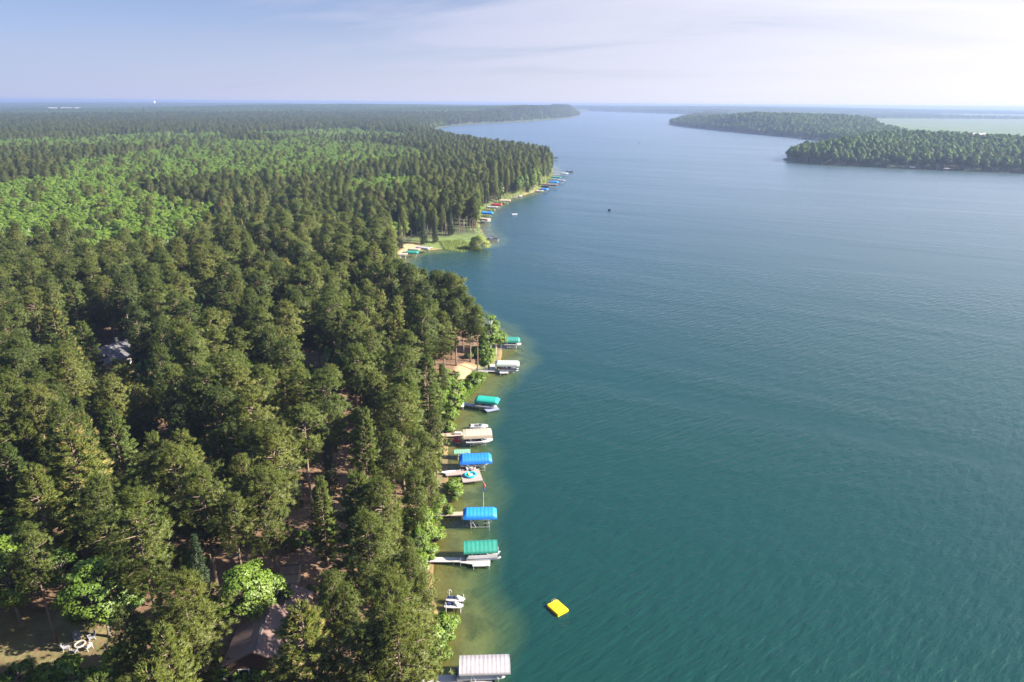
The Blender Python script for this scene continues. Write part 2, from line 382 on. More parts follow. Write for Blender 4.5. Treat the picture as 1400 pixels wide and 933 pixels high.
bedc = mixc(nt, at_('edge'), bedc, mixc(nt, n2, (0.24, 0.13, 0.045), (0.34, 0.22, 0.09)))
c = mixc(nt, at_('under'), c, bedc)
nt.links.new(c, b.inputs['Base Color'])
bp = nd(nt, 'ShaderNodeBump', i_Strength=0.6, i_Distance=0.25); nt.links.new(n2, bp.inputs['Height']); nt.links.new(bp.outputs[0], b.inputs['Normal'])
out(nt, b.outputs[0]); me.materials.append(gm)
ground = link(bpy.data.objects.new('ground', me)); ground['kind'] = 'structure'

# ---- water
wq = quads[(Z[quads] < 0.25).any(1)]
me, used = gridmesh('water', np.stack([fx, fy, np.zeros_like(fx)], 1), wq)
pattr(me, 'depth', np.where((fy[used] > 1150) | (fx[used] > 300), 6.0, np.maximum(-Z[used], 0)))
wm = newmat('lake_water'); nt = wm.node_tree
geo = nd(nt, 'ShaderNodeNewGeometry')
def mapped(rot, sc):
    m = nd(nt, 'ShaderNodeMapping'); m.inputs['Rotation'].default_value = (0, 0, R(rot)); m2 = nd(nt, 'ShaderNodeMapping'); m2.inputs['Scale'].default_value = sc
    nt.links.new(geo.outputs['Position'], m.inputs[0]); nt.links.new(m.outputs[0], m2.inputs[0]); return m2.outputs[0]
w1 = noise_(nt, 1.0, 3.0, mapped(-38, (0.20, 0.72, 1)), 0.08)      # wavelets in long crests
w2 = noise_(nt, 1.0, 3.0, mapped(-20, (0.8, 2.2, 1)), 0.0)
w3 = noise_(nt, 1.0, 2.0, mapped(24, (0.02, 0.11, 1)), 0.6)       # broad swell and wake bands
gust = ramp(nt, noise_(nt, 1.0, 3.0, mapped(28, (0.003, 0.014, 1)), 0.8), [(0.32, (0.22,) * 3), (0.68, (1.0,) * 3)])
hgt = math_(nt, 'ADD', math_(nt, 'ADD', math_(nt, 'MULTIPLY', w1, 1.10), math_(nt, 'MULTIPLY', w2, 0.27)), math_(nt, 'MULTIPLY', w3, 0.5))
hgt = math_(nt, 'MULTIPLY', hgt, gust)
bp = nd(nt, 'ShaderNodeBump', i_Strength=0.85, i_Distance=0.55); nt.links.new(hgt, bp.inputs['Height'])
dep = nd(nt, 'ShaderNodeAttribute', attribute_name='depth').outputs['Fac']
turb = math_(nt, 'SUBTRACT', 1.0, math_(nt, 'EXPONENT', math_(nt, 'MULTIPLY', dep, -0.85)), True)
rampdep = math_(nt, 'DIVIDE', dep, 6.0, True)
deepc = mixc(nt, ramp(nt, rampdep, [(0.10, (0,) * 3), (0.62, (1,) * 3)]), (0.050, 0.090, 0.036), (0.0044, 0.033, 0.0285))
df = nd(nt, 'ShaderNodeBsdfDiffuse'); nt.links.new(deepc, df.inputs[0]); nt.links.new(bp.outputs[0], df.inputs['Normal'])
tp = nd(nt, 'ShaderNodeBsdfTransparent'); tp.inputs[0].default_value = (0.80, 0.91, 0.68, 1)
body = nd(nt, 'ShaderNodeMixShader'); nt.links.new(turb, body.inputs[0]); nt.links.new(tp.outputs[0], body.inputs[1]); nt.links.new(df.outputs[0], body.inputs[2])
gl = nd(nt, 'ShaderNodeBsdfGlossy', i_Roughness=0.26); gl.inputs[0].default_value = (0.90, 0.96, 1.0, 1); nt.links.new(bp.outputs[0], gl.inputs['Normal'])  # gloss tinted blue: a bluer sky reflection put into the colour
fr = nd(nt, 'ShaderNodeFresnel', i_IOR=1.33); nt.links.new(bp.outputs[0], fr.inputs['Normal'])
mx = nd(nt, 'ShaderNodeMixShader'); nt.links.new(math_(nt, 'MINIMUM', fr.outputs[0], 0.62), mx.inputs[0]); nt.links.new(body.outputs[0], mx.inputs[1]); nt.links.new(gl.outputs[0], mx.inputs[2])
out(nt, mx.outputs[0]); me.materials.append(wm)
water = link(bpy.data.objects.new('water', me)); water['kind'] = 'structure'

# ------------------------------------------------------------------ tree shapes
def tri_mesh(name, P, mat, tint, tip=None, bend=0.60, flat=False):
    """P: (n,3,3) leaf triangles"""
    n = len(P); me = bpy.data.meshes.new(name)
    me.vertices.add(n * 3); me.vertices.foreach_set('co', P.astype(np.float32).ravel())
    me.loops.add(n * 3); me.loops.foreach_set('vertex_index', np.arange(n * 3, dtype=np.int32))
    me.polygons.add(n); me.polygons.foreach_set('loop_start', np.arange(0, n * 3, 3, dtype=np.int32))
    me.update(calc_edges=True)
    a = me.attributes.new('tint', 'FLOAT', 'FACE'); a.data.foreach_set('value', tint.astype(np.float32))
    if tip is not None:
        a = me.attributes.new('tip', 'FLOAT', 'FACE'); a.data.foreach_set('value', tip.astype(np.float32))
    me.materials.append(mat)
    # leaf normals bent outwards from the crown, shaping a clearer lit and shaded side
    cc = P.mean(1); zlo, zhi = np.percentile(cc[:, 2], 3), np.percentile(cc[:, 2], 97); ax_ = np.stack([cc[:, 0], cc[:, 1], (cc[:, 2] - (zlo * 0.62 + zhi * 0.38)) * 0.55], 1)
    rad_ = np.percentile(np.hypot(cc[:, 0], cc[:, 1]), 90); o_ = unit(ax_ / rad_ + np.array([0, 0, 0.25]))
    if flat: o_ = np.tile(np.array([0.25, 0.0, 1.0]), (len(P), 1)); o_ = unit(o_)
    fn = np.cross(P[:, 1] - P[:, 0], P[:, 2] - P[:, 0]); fn = unit(fn); fn *= np.sign((fn * o_).sum(1, keepdims=True) + 1e-6)
    nn = unit(o_ * bend + fn * (1 - bend))
    me.shade_smooth(); me.normals_split_custom_set_from_vertices(np.repeat(nn, 3, 0).tolist()); return me
def unit(v): return v / (np.linalg.norm(v, axis=-1, keepdims=True) + 1e-9)
def blades(r, cen, outd, n, L, Wd, spread, up=0.35):
    """n needle blades round each tuft centre, leaning along outd"""
    m = len(cen); d = r.normal(size=(m, n, 3)); d[..., 2] = d[..., 2] * 0.8 + up
    d = unit(unit(d) * spread + outd[:, None, :]); l = L * r.uniform(0.6, 1.15, (m, n, 1))
    side = unit(np.cross(d, r.normal(size=(m, n, 3)))); w = Wd * r.uniform(0.7, 1.2, (m, n, 1))
    c = cen[:, None, :] + r.normal(size=(m, n, 3)) * 0.06
    P = np.stack([c - side * w, c + side * w, c + d * l], 2)
    return P.reshape(-1, 3, 3)
def trunk_mesh(name, H, r0, mat, limbs, lean=0.25, r=None):
    mb = MB(); k = 9; ph = r.uniform(0, 6.28) if r is not None else 0
    rings = []
    for i in range(k):
        t = i / (k - 1); rad = r0 * (1 - 0.86 * t) * (1.25 if i == 0 else 1)
        cx = lean * math.sin(t * 2.2 + ph) * t; cyy = lean * math.cos(t * 1.7 + ph) * t
        rings.append([(cx + rad * math.cos(a), cyy + rad * math.sin(a), t * H - (0.5 if i == 0 else 0)) for a in [2 * PI * j / 7 for j in range(7)]])
    mb.loft(rings)
    for p, q, ra, rb in limbs: mb.tube(p, q, ra, rb, 4)
    me = bpy.data.meshes.new(name); me.from_pydata(mb.v, [], mb.f); me.update(); me.materials.append(mat); me.shade_smooth(); return me
PROTO = {}
def red_pine(seed, mat, H=20.0, base=0.40, Rm=2.9, nb=74, leafy=1.0, bark='bark'):
    r = np.random.default_rng(seed); cen, od, tn, limbs = [], [], [], []; lop = r.uniform(0.82, 1.15, 6); lopa = r.uniform(0, 6.28); gap = r.uniform(0.02, 0.14)
    for i in range(nb):
        t = (i + r.uniform(0, 1)) / nb; z = H * (base + (0.985 - base) * t ** 0.92)
        u = (z / H - base) / (1 - base)
        prof = (0.45 + 1.05 * u) if u < 0.45 else max(0.1, 1 - ((u - 0.42) / 0.60) ** 1.3)
        prof = min(prof, 1.0)
        L = Rm * prof * r.uniform(0.55, 1.2) * lop[int(u * 5.99)]; a = i * 2.399 + r.uniform(-0.5, 0.5)
        if r.uniform() < gap * (1.3 - u): continue
        L *= 1 + 0.22 * math.cos(a - lopa)
        rise = r.uniform(-0.05, 0.3) + 0.55 * u * u
        d = np.array([math.cos(a), math.sin(a), rise]); p0 = np.array([0, 0, z - 0.3]); p1 = p0 + d * L
        limbs.append((tuple(p0), tuple(p1), 0.075, 0.03))
        ct = r.uniform(0.15, 0.95)
        npad = 3 if L > 2.6 else (2 if L > 1.5 else 1)
        for k in range(npad):
            pc = p0 + d * L * (1.0 if k == 0 else r.uniform(0.45, 0.8)) + (r.normal(size=3) * 0.38 if k else 0)
            nt_ = int((11 if k == 0 else 8) * leafy)
            off = r.normal(size=(nt_, 3)) * np.array([0.46, 0.46, 0.24])
            cen.append(pc + off); od.append(np.tile(unit(d * 0.6 + np.array([0, 0, 0.35])), (nt_, 1))); tn += [ct] * nt_
    if leafy < 1 and leafy > 0.3: pass
    # dead lower stubs
    for i in range(9):
        z = H * r.uniform(base - 0.16, base + 0.12); a = r.uniform(0, 6.28); L = r.uniform(0.7, 1.7)
        limbs.append(((0, 0, z), (L * math.cos(a), L * math.sin(a), z + r.uniform(-0.25, 0.3)), 0.035, 0.012))
    cen = np.concatenate(cen); od = np.concatenate(od); nbld = 30
    P = blades(r, cen, od, nbld, 0.44, 0.031, 1.0)
    tint = np.clip(np.repeat(np.array(tn), nbld) * 0.65 + r.uniform(0, 0.35, len(cen) * nbld), 0, 1)
    return trunk_mesh('pine_trunk', H * 0.97, 0.22, M[bark], limbs, 0.22, r), tri_mesh('pine_crown', P, mat, tint)
def white_pine(seed, mat, H=19.0, base=0.14, Rm=4.3, tips=0.0):
    r = np.random.default_rng(seed); cen, od, tn, tp_, limbs = [], [], [], [], []
    z = H * base; 
    while z < H * 0.97:
        u = (z / H - base) / (1 - base); nbr = 6 if u < 0.8 else 5; ph = r.uniform(0, 6.28)
        for i in range(nbr):
            a = ph + 2 * PI * i / nbr + r.uniform(-0.3, 0.3)
            L = Rm * (1 - u) ** 0.72 * r.uniform(0.7, 1.15) * min(1, 0.6 + u * 3) + 0.35
            rise = r.uniform(0.0, 0.16) + 0.8 * u ** 2
            d = np.array([math.cos(a), math.sin(a), rise]); p0 = np.array([0, 0, z]); sd_ = np.array([-math.sin(a), math.cos(a), 0])
            limbs.append((tuple(p0), tuple(p0 + d * L), 0.05, 0.015)); ct = r.uniform(0.1, 0.95)
            n = max(5, int(L * 9.0)); s = r.uniform(0.28, 1.0, n) ** 0.8
            wdt = 0.42 * L * s * (1.15 - s * 0.75)
            pos = p0 + d * (L * s)[:, None] + sd_ * (r.uniform(-1, 1, n) * wdt)[:, None] + np.array([0, 0, 1]) * (r.normal(size=n) * 0.09 + 0.10 * s)[:, None]
            cen.append(pos); od.append(np.tile(unit(d * 0.9 + np.array([0, 0, 0.25])), (n, 1))); tn += [ct] * n
            tp_ += list(((s > 0.8) & (r.uniform(0, 1, n) < tips * (0.35 + u))).astype(float))
        z += r.uniform(1.15, 1.5) * (1 - 0.74 * u)
    cen = np.concatenate(cen); od = np.concatenate(od); nbld = 20
    P = blades(r, cen, od, nbld, 0.46, 0.042, 0.62, 0.22)
    tint = np.clip(np.repeat(np.array(tn), nbld) * 0.6 + r.uniform(0, 0.4, len(cen) * nbld), 0, 1)
    return trunk_mesh('pine_trunk', H * 0.94, 0.26, M['bark'], limbs, 0.15, r), tri_mesh('pine_crown', P, mat, tint, np.repeat(np.array(tp_), nbld))
def spruce(seed, mat, H=17.0, base=0.07, Rm=2.5):
    r = np.random.default_rng(seed); cen, od, tn, limbs = [], [], [], []
    z = H * base
    while z < H * 0.985:
        u = (z / H - base) / (1 - base); nbr = 7; ph = r.uniform(0, 6.28)
        for i in range(nbr):
            a = ph + 2 * PI * i / nbr + r.uniform(-0.3, 0.3); L = Rm * (1 - u) ** 0.85 * r.uniform(0.72, 1.12) + 0.12
            d = np.array([math.cos(a), math.sin(a), -0.28 + 0.5 * u]); p0 = np.array([0, 0, z]); ct = r.uniform(0.1, 0.95)
            n = max(2, int(L * 4.2)); s = r.uniform(0.25, 1.0, n); sd_ = np.array([-math.sin(a), math.cos(a), 0])
            cen.append(p0 + d * (L * s)[:, None] + sd_ * (r.uniform(-1, 1, n) * 0.28 * L)[:, None]); od.append(np.tile(unit(d + np.array([0, 0, -0.1])), (n, 1))); tn += [ct] * n
            limbs.append((tuple(p0), tuple(p0 + d * L * 0.8), 0.03, 0.01))
        z += 0.62 * (1 - 0.4 * u)
    cen = np.concatenate(cen); od = np.concatenate(od); nbld = 16
    P = blades(r, cen, od, nbld, 0.42, 0.055, 0.8, 0.1)
    tint = np.clip(np.repeat(np.array(tn), nbld) * 0.55 + r.uniform(0, 0.45, len(cen) * nbld), 0, 1)
    return trunk_mesh('spruce_trunk', H * 0.97, 0.2, M['greybark'], limbs[::2], 0.1, r), tri_mesh('spruce_crown', P, mat, tint)
def broadleaf(seed, mat, H=13.0, base=0.22, Rm=3.4, nl=34, lr=1.15, nleaf=120, ls=0.20, trunk='greybark', tall=1.0, r0=0.2):
    r = np.random.default_rng(seed); P, tn, limbs = [], [], []
    cz = H * (base + (1 - base) * 0.52); hz_ = H * (1 - base) * 0.5
    for i in range(nl):
        v = unit(r.normal(size=3)); q = r.uniform(0.45, 1.0) ** 0.6
        zz = v[2] * q; taper = 1 - 0.28 * max(0, zz) if tall <= 1 else 1 - 0.55 * max(0, zz)
        c = np.array([v[0] * q * Rm * taper, v[1] * q * Rm * taper, cz + zz * (hz_ - lr * 0.6)])
        limbs.append((tuple(c * np.array([0.06, 0.06, 0.70])), tuple(c * np.array([0.85, 0.85, 0.97])), 0.045, 0.015))
        rr = lr * r.uniform(0.7, 1.25); n = int(nleaf * r.uniform(0.8, 1.2)); w = unit(r.normal(size=(n, 3)) + np.array([0, 0, 0.25])) 
        pos = c + w * rr * (r.uniform(0.35, 1, (n, 1)) ** 0.5) * np.array([1, 1, 0.72])
        nn = unit(w * 0.9 + r.normal(size=(n, 3)) * 0.55 + np.array([0, 0, 0.3])); t1 = unit(np.cross(nn, r.normal(size=(n, 3)))); t2 = np.cross(nn, t1)
        s = ls * r.uniform(0.7, 1.3, (n, 1))
        P.append(np.stack([pos - t1 * s - t2 * s * 0.6, pos + t1 * s - t2 * s * 0.6, pos + t2 * s * 1.2], 1)); tn.append(np.clip(r.uniform(0.1, 0.9) * 0.6 + r.uniform(0, 0.4, n), 0, 1))
    return trunk_mesh('tree_trunk', H * (0.86 if tall > 1 else 0.7), r0, M[trunk], limbs, 0.3, r), tri_mesh('tree_crown', np.concatenate(P), mat, np.concatenate(tn))
PR = {}   # name: (kind, natural height, trunk mesh, crown mesh, crown radius, crown base share)
for k in range(6): PR['pine%d' % k] = ('pine', 20.0, *red_pine(100 + k, M['pine'], base=(0.34, 0.52, 0.30, 0.58, 0.42, 0.24)[k], Rm=(3.2, 2.9, 3.5, 2.8, 3.3, 3.6)[k], nb=(76, 62, 84, 52, 70, 92)[k]), 3.2, 0.36)
for k in range(3): PR['white%d' % k] = ('white', 19.0, *white_pine(200 + k, M['white'], Rm=(4.3, 3.9, 4.6)[k], tips=(0.0, 0.03, 0.32)[k]), 3.9, 0.15)
for k in range(2): PR['spruce%d' % k] = ('spruce', 17.0, *spruce(300 + k, M['spruce'], Rm=(2.5, 2.2)[k]), 2.3, 0.1)
for k in range(3): PR['decid%d' % k] = ('decid', 13.0, *broadleaf(400 + k, M['decid'], Rm=(3.4, 3.0, 3.8)[k], nl=(62, 52, 74)[k], lr=0.95, nleaf=120, ls=0.155), 3.6, 0.25)
for k in range(2): PR['aspen%d' % k] = ('aspen', 15.0, *broadleaf(500 + k, M['aspen'], H=15.0, base=0.24, Rm=1.65, nl=34, lr=0.74, nleaf=85, ls=0.16, trunk='birch', tall=1.5, r0=0.13), 1.8, 0.25)
PR['bush0'] = ('bush', 3.2, *broadleaf(600, M['decid'], H=3.2, base=0.02, Rm=1.6, nl=20, lr=0.62, nleaf=80, ls=0.14, r0=0.06), 1.7, 0.05)
PR['bush1'] = ('bush', 2.6, *broadleaf(601, M['decid'], H=2.6, base=0.02, Rm=1.8, nl=20, lr=0.6, nleaf=80, ls=0.14, r0=0.06), 1.8, 0.05)
PR['willow0'] = ('willow', 11.0, *broadleaf(700, M['willow'], H=11, base=0.05, Rm=5.2, nl=46, lr=1.5, nleaf=150, ls=0.2), 5.5, 0.1)
PR['rust0'] = ('rust', 18.0, *red_pine(800, M['rust'], H=18, base=0.3, Rm=2.3, nb=60, leafy=0.75), 2.4, 0.3)
PNAMES = list(PR)
VAR = {}
for p in PNAMES: VAR.setdefault(PR[p][0], []).append(p)

# ------------------------------------------------------------------ where the trees stand
BAND = [wpoly(P, 18) for P in (
    [(70, 250), (110, 218), (300, 192), (500, 194), (585, 205), (575, 218), (470, 230), (400, 246), (300, 244), (210, 254), (150, 262)],
    [(-60, 258), (60, 240), (180, 254), (290, 282), (300, 310), (235, 340), (160, 352), (90, 334), (-60, 326)],
    [(-60, 197), (70, 188), (160, 184), (300, 181), (320, 190), (200, 203), (60, 208), (-60, 212)],
    [(330, 183), (460, 176), (570, 183), (550, 191), (400, 194)], [(480, 246), (560, 240), (600, 250), (540, 262), (470, 262)])]
KEEP = [  # picture areas the photograph leaves open: x0, y0, x1, y1, and how far off the thing seen there stands
    (628, 496, 662, 540, 182), (308, 818, 376, 896, 92), (374, 798, 416, 822, 98), (18, 852, 150, 902, 82), (-20, 870, 40, 930, 76), (124, 461, 174, 486, 206),
    (536, 632, 554, 688, 128), (390, 766, 405, 782, 105), (418, 495, 432, 501, 200), (570, 820, 590, 846, 92),
    (545, 330, 680, 350, 400), (205, 782, 222, 792, 104)]
XLIM = np.array([(330, 2000), (352, 545), (362, 572), (370, 640), (400, 652), (420, 682), (440, 690), (470, 696), (488, 668), (500, 632), (530, 622), (560, 618), (600, 612), (650, 612), (690, 606), (720, 600), (760, 594), (800, 594), (830, 600), (870, 604), (905, 588), (935, 582), (1100, 570)], float)
TREES = []   # x, y, zground, proto, scale_z, scale_xy, rz, tint
def put(x, y, kind, H, wide=1.0, tint=None, proto=None, rz=None):
    p = proto or VAR[kind][rng.integers(len(VAR[kind]))]
    TREES.append(dict(x=x, y=y, z=h1(x, y) if y < 400 else None, p=p, s=H / PR[p][1], w=wide * H / PR[p][1], rz=rng.uniform(0, 6.28) if rz is None else rz, t=rng.uniform(0, 1) if tint is None else tint, k=PR[p][0], H=H))
def apex(px, py, kind, H, wide=1.0, tint=None, proto=None):
    g = 4.0
    for _ in range(3):
        x, y = at(px, py, g + H); g = h1(x, y)
    put(x, y, kind, H, wide, tint, proto)
HAND = [  # top of the crown in the photograph, kind, height, width factor, tint
    (410, 830, 'white', 16.5, 1.2, 0.95, 'white2'), (92, 586, 'white', 21, 1.2, 0.85, 'white2'), (42, 640, 'white', 18, 1.1, 0.8, 'white1'), (150, 562, 'white', 18, 0.9, 0.35, 'white0'),
    (487, 648, 'white', 19, 1.0, 0.65, 'white0'), (437, 654, 'white', 15, 0.8, 0.55, 'white1'), (496, 560, 'white', 18, 0.85, 0.5, 'white0'),
    (125, 764, 'decid', 13, 1.3, 0.6, 'decid2'), (72, 742, 'decid', 10, 1.1, 0.3, None), (-4, 738, 'decid', 14, 1.0, 0.7, None), (330, 768, 'decid', 13, 1.15, 0.75, None), (365, 775, 'decid', 11, 0.9, 0.6, None),
    (575, 692, 'decid', 9, 1.1, 0.8, None), (86, 458, 'decid', 14, 1.2, 0.75, None), (55, 486, 'decid', 15, 1.35, 0.7, None), (18, 500, 'decid', 13, 1.2, 0.55, None), (200, 760, 'decid', 9, 0.9, 0.35, None),
    (248, 786, 'pine', 18, 1.3, 0.75, 'pine5'), (180, 668, 'pine', 21, 1.25, 0.55, 'pine0'), (232, 608, 'pine', 20, 1.3, 0.7, 'pine5'), (196, 622, 'pine', 18, 1.2, 0.65, 'pine2'), (270, 640, 'pine', 19, 1.15, 0.6, 'pine0'),
    (360, 636, 'pine', 19, 1.2, 0.6, 'pine2'), (316, 676, 'pine', 17, 0.9, 0.55, 'pine1'), (412, 552, 'pine', 21, 1.1, 0.5, 'pine3'), (345, 585, 'pine', 20, 1.0, 0.5, None), (545, 528, 'pine', 21, 1.15, 0.6, 'pine3'),
    (535, 590, 'pine', 18, 1.0, 0.6, 'pine1'), (578, 590, 'pine', 20, 0.85, 0.75, 'pine0'), (594, 560, 'pine', 19, 0.72, 0.6, 'pine2'), (450, 780, 'pine', 14, 1.0, 0.45, 'pine5'), (470, 800, 'pine', 12, 0.9, 0.4, 'pine2'),
    (500, 700, 'pine', 18, 1.2, 0.55, 'pine5'), (530, 780, 'pine', 20, 1.2, 0.65, 'pine5'), (540, 838, 'pine', 19, 1.2, 0.7, 'pine5'), (490, 855, 'pine', 16, 1.2, 0.75, 'pine2'), (560, 752, 'pine', 17, 1.0, 0.7, 'pine5'), (575, 790, 'pine', 15, 0.9, 0.75, 'pine0'),
    (566, 640, 'pine', 17, 0.9, 0.6, 'pine0'), (586, 642, 'pine', 15, 0.75, 0.6, 'pine2'), (560, 692, 'decid', 9, 0.9, 0.5, None), (572, 722, 'decid', 7, 0.9, 0.6, None), (556, 735, 'pine', 14, 0.9, 0.6, 'pine5'), (590, 522, 'decid', 7, 0.9, 0.5, None), (601, 530, 'decid', 7, 0.9, 0.65, None), (580, 528, 'pine', 11, 0.8, 0.5, 'pine2'), (611, 514, 'decid', 6, 0.8, 0.6, None), (596, 540, 'pine', 10, 0.8, 0.6, 'pine0'), (604, 496, 'pine', 12, 0.8, 0.5, 'pine5'), (566, 600, 'pine', 19, 0.8, 0.55, 'pine0'), (594, 690, 'decid', 6, 0.9, 0.7, None),
    (520, 655, 'pine', 19, 1.0, 0.6, 'pine2'), (35, 720, 'pine', 17, 0.9, 0.4, 'pine1'), (130, 650, 'pine', 18, 1.0, 0.5, 'pine5'),
    (95, 385, 'white', 22, 1.1, 0.5, 'white0'), (70, 420, 'white', 20, 1.2, 0.45, 'white2'), (190, 355, 'white', 21, 1.1, 0.55, 'white0'), (215, 350, 'white', 19, 1.0, 0.55, 'white1'), (110, 440, 'white', 18, 1.1, 0.5, 'white0'), (235, 455, 'spruce', 17, 1.0, 0.7, None),
    (310, 345, 'pine', 22, 1.2, 0.3, None), (300, 272, 'rust', 20, 1.0, 0.6, None), (586, 276, 'rust', 16, 0.9, 0.3, None), (578, 288, 'spruce', 17, 1.0, 0.6, None), (594, 292, 'spruce', 15, 1.0, 0.5, None),
    (598, 370, 'pine', 23, 1.2, 0.35, 'pine1'), (615, 372, 'pine', 23, 1.2, 0.35, 'pine3'), (632, 392, 'pine', 21, 1.1, 0.4, 'pine1'), (642, 405, 'pine', 20, 1.1, 0.45, 'pine0'), (652, 416, 'pine', 20, 1.0, 0.4, 'pine3'), (606, 395, 'pine', 20, 1.1, 0.3, 'pine3'), (622, 410, 'pine', 20, 1.1, 0.4, 'pine1'),
    (671, 424, 'aspen', 15, 1.3, 0.8, None), (678, 436, 'aspen', 12, 1.3, 0.75, None), (685, 452, 'decid', 6.5, 1.1, 0.8, None), (662, 452, 'decid', 8, 1.0, 0.5, None), (660, 470, 'bush', 4.5, 1.0, 0.3, None), (668, 474, 'bush', 4.5, 1.0, 0.75, None),
    (655, 311, 'willow', 11, 1.0, 0.8, None), (552, 300, 'decid', 12, 1.0, 0.6, None)]
for px, py, k, Hh, wd, t, pr in HAND:
    big = k in ('pine', 'white') and px < 556 and py > 500
    apex(px, py, k, Hh * (1.10 if big else 1), wd * (1.04 if big else 1), min(1, t + 0.12) if big else t, pr)
BUSH = [(596, 842, 'bush', 3.6, 0.8), (606, 850, 'bush', 3.2, 0.6), (600, 862, 'bush', 3.4, 0.45), (612, 838, 'bush', 2.4, 0.55), (590, 876, 'bush', 3.0, 0.6), (607, 884, 'bush', 2.0, 0.55), (597, 888, 'bush', 2.0, 0.65), (585, 856, 'bush', 3.2, 0.85), (576, 868, 'bush', 3.2, 0.5),
        (648, 513, 'bush', 3.0, 0.35), (656, 509, 'bush', 3.2, 0.6), (640, 522, 'bush', 2.2, 0.5), (622, 525, 'bush', 4.0, 0.75), (619, 540, 'bush', 4.0, 0.7), (627, 548, 'bush', 2.2, 0.8), (633, 540, 'bush', 1.6, 0.85), (615, 556, 'bush', 3.5, 0.7), (612, 575, 'bush', 3.0, 0.7),
        (618, 655, 'bush', 2.6, 0.7), (622, 668, 'bush', 2.4, 0.6), (600, 676, 'bush', 3.2, 0.55), (612, 690, 'bush', 2.4, 0.65), (584, 716, 'bush', 3.2, 0.8), (593, 722, 'bush', 2.6, 0.7), (585, 745, 'bush', 2.6, 0.6),
        (20, 912, 'bush', 3.2, 0.3), (52, 910, 'bush', 3.0, 0.5), (78, 906, 'bush', 3.4, 0.7), (98, 912, 'bush', 3.4, 0.6), (122, 916, 'bush', 2.8, 0.3), (168, 886, 'bush', 3.6, 0.85), (186, 898, 'bush', 3.0, 0.8), (176, 915, 'bush', 3.0, 0.5), (140, 920, 'bush', 2.6, 0.4),
        (345, 912, 'bush', 3.2, 0.5), (310, 915, 'bush', 3.2, 0.4), (245, 748, 'bush', 3.5, 0.5), (270, 755, 'bush', 3.5, 0.6), (420, 800, 'bush', 2.5, 0.5), (575, 812, 'bush', 2.6, 0.3)]
for px, py, k, Hh, t in BUSH: apex(px, py, k, Hh, rng.uniform(0.9, 1.2), t)
HANDN = len(TREES); nbush = 0
for _ in range(6000):
    if nbush >= 60: break
    if nbush < 36: x_, y_ = rng.uniform(-26, -4), rng.uniform(84, 225)
    else: x_, y_ = rng.uniform(-75, -16), rng.uniform(78, 150)
    s_ = float(sdist(np.array([x_]), np.array([y_]))[0])
    if (nbush < 36 and not 1.2 < s_ < 8) or s_ < 1.2 or in_poly([x_], [y_], SANDY)[0] or in_poly([x_], [y_], LAWN)[0] or in_poly([x_], [y_], PATH)[0]: continue
    if any(math.hypot(x_ - t['x'], y_ - t['y']) < 2.2 for t in TREES) or math.hypot(x_ - at(352, 868, 6)[0], y_ - at(352, 868, 6)[1]) < 9: continue
    put(x_, y_, 'bush', rng.uniform(1.8, 3.8), rng.uniform(0.9, 1.25)); nbush += 1
HANDN = len(TREES)
hx = np.array([t['x'] for t in TREES]); hy = np.array([t['y'] for t in TREES]); hr = np.array([PR[t['p']][4] * t['w'] for t in TREES])
BUILD = [(at(352, 868, 6), 8.5), (at(392, 818, 6), 6.0), (at(150, 482, 5), 8.0), (at(397, 775, 5), 3.0), (at(425, 500, 4), 5.0), (at(502, 498, 4), 5.0)]
def ring(r0, r1, sp, jit):
    e = np.arange(-r1 * 1.05, r1 * 1.05, sp); f = np.arange(-20, r1 * 1.02, sp * 0.9)
    A, B = np.meshgrid(e, f); A = A + (np.arange(len(f)) % 2)[:, None] * sp / 2
    A = A + rng.uniform(-jit, jit, A.shape) * sp; B = B + rng.uniform(-jit, jit, B.shape) * sp
    x, y = A.ravel(), B.ravel(); d = np.hypot(x, y)
    ok = (d >= r0) & (d < r1) & (y > 44) & (np.abs(x) < 0.86 * y + 45); return x[ok], y[ok]
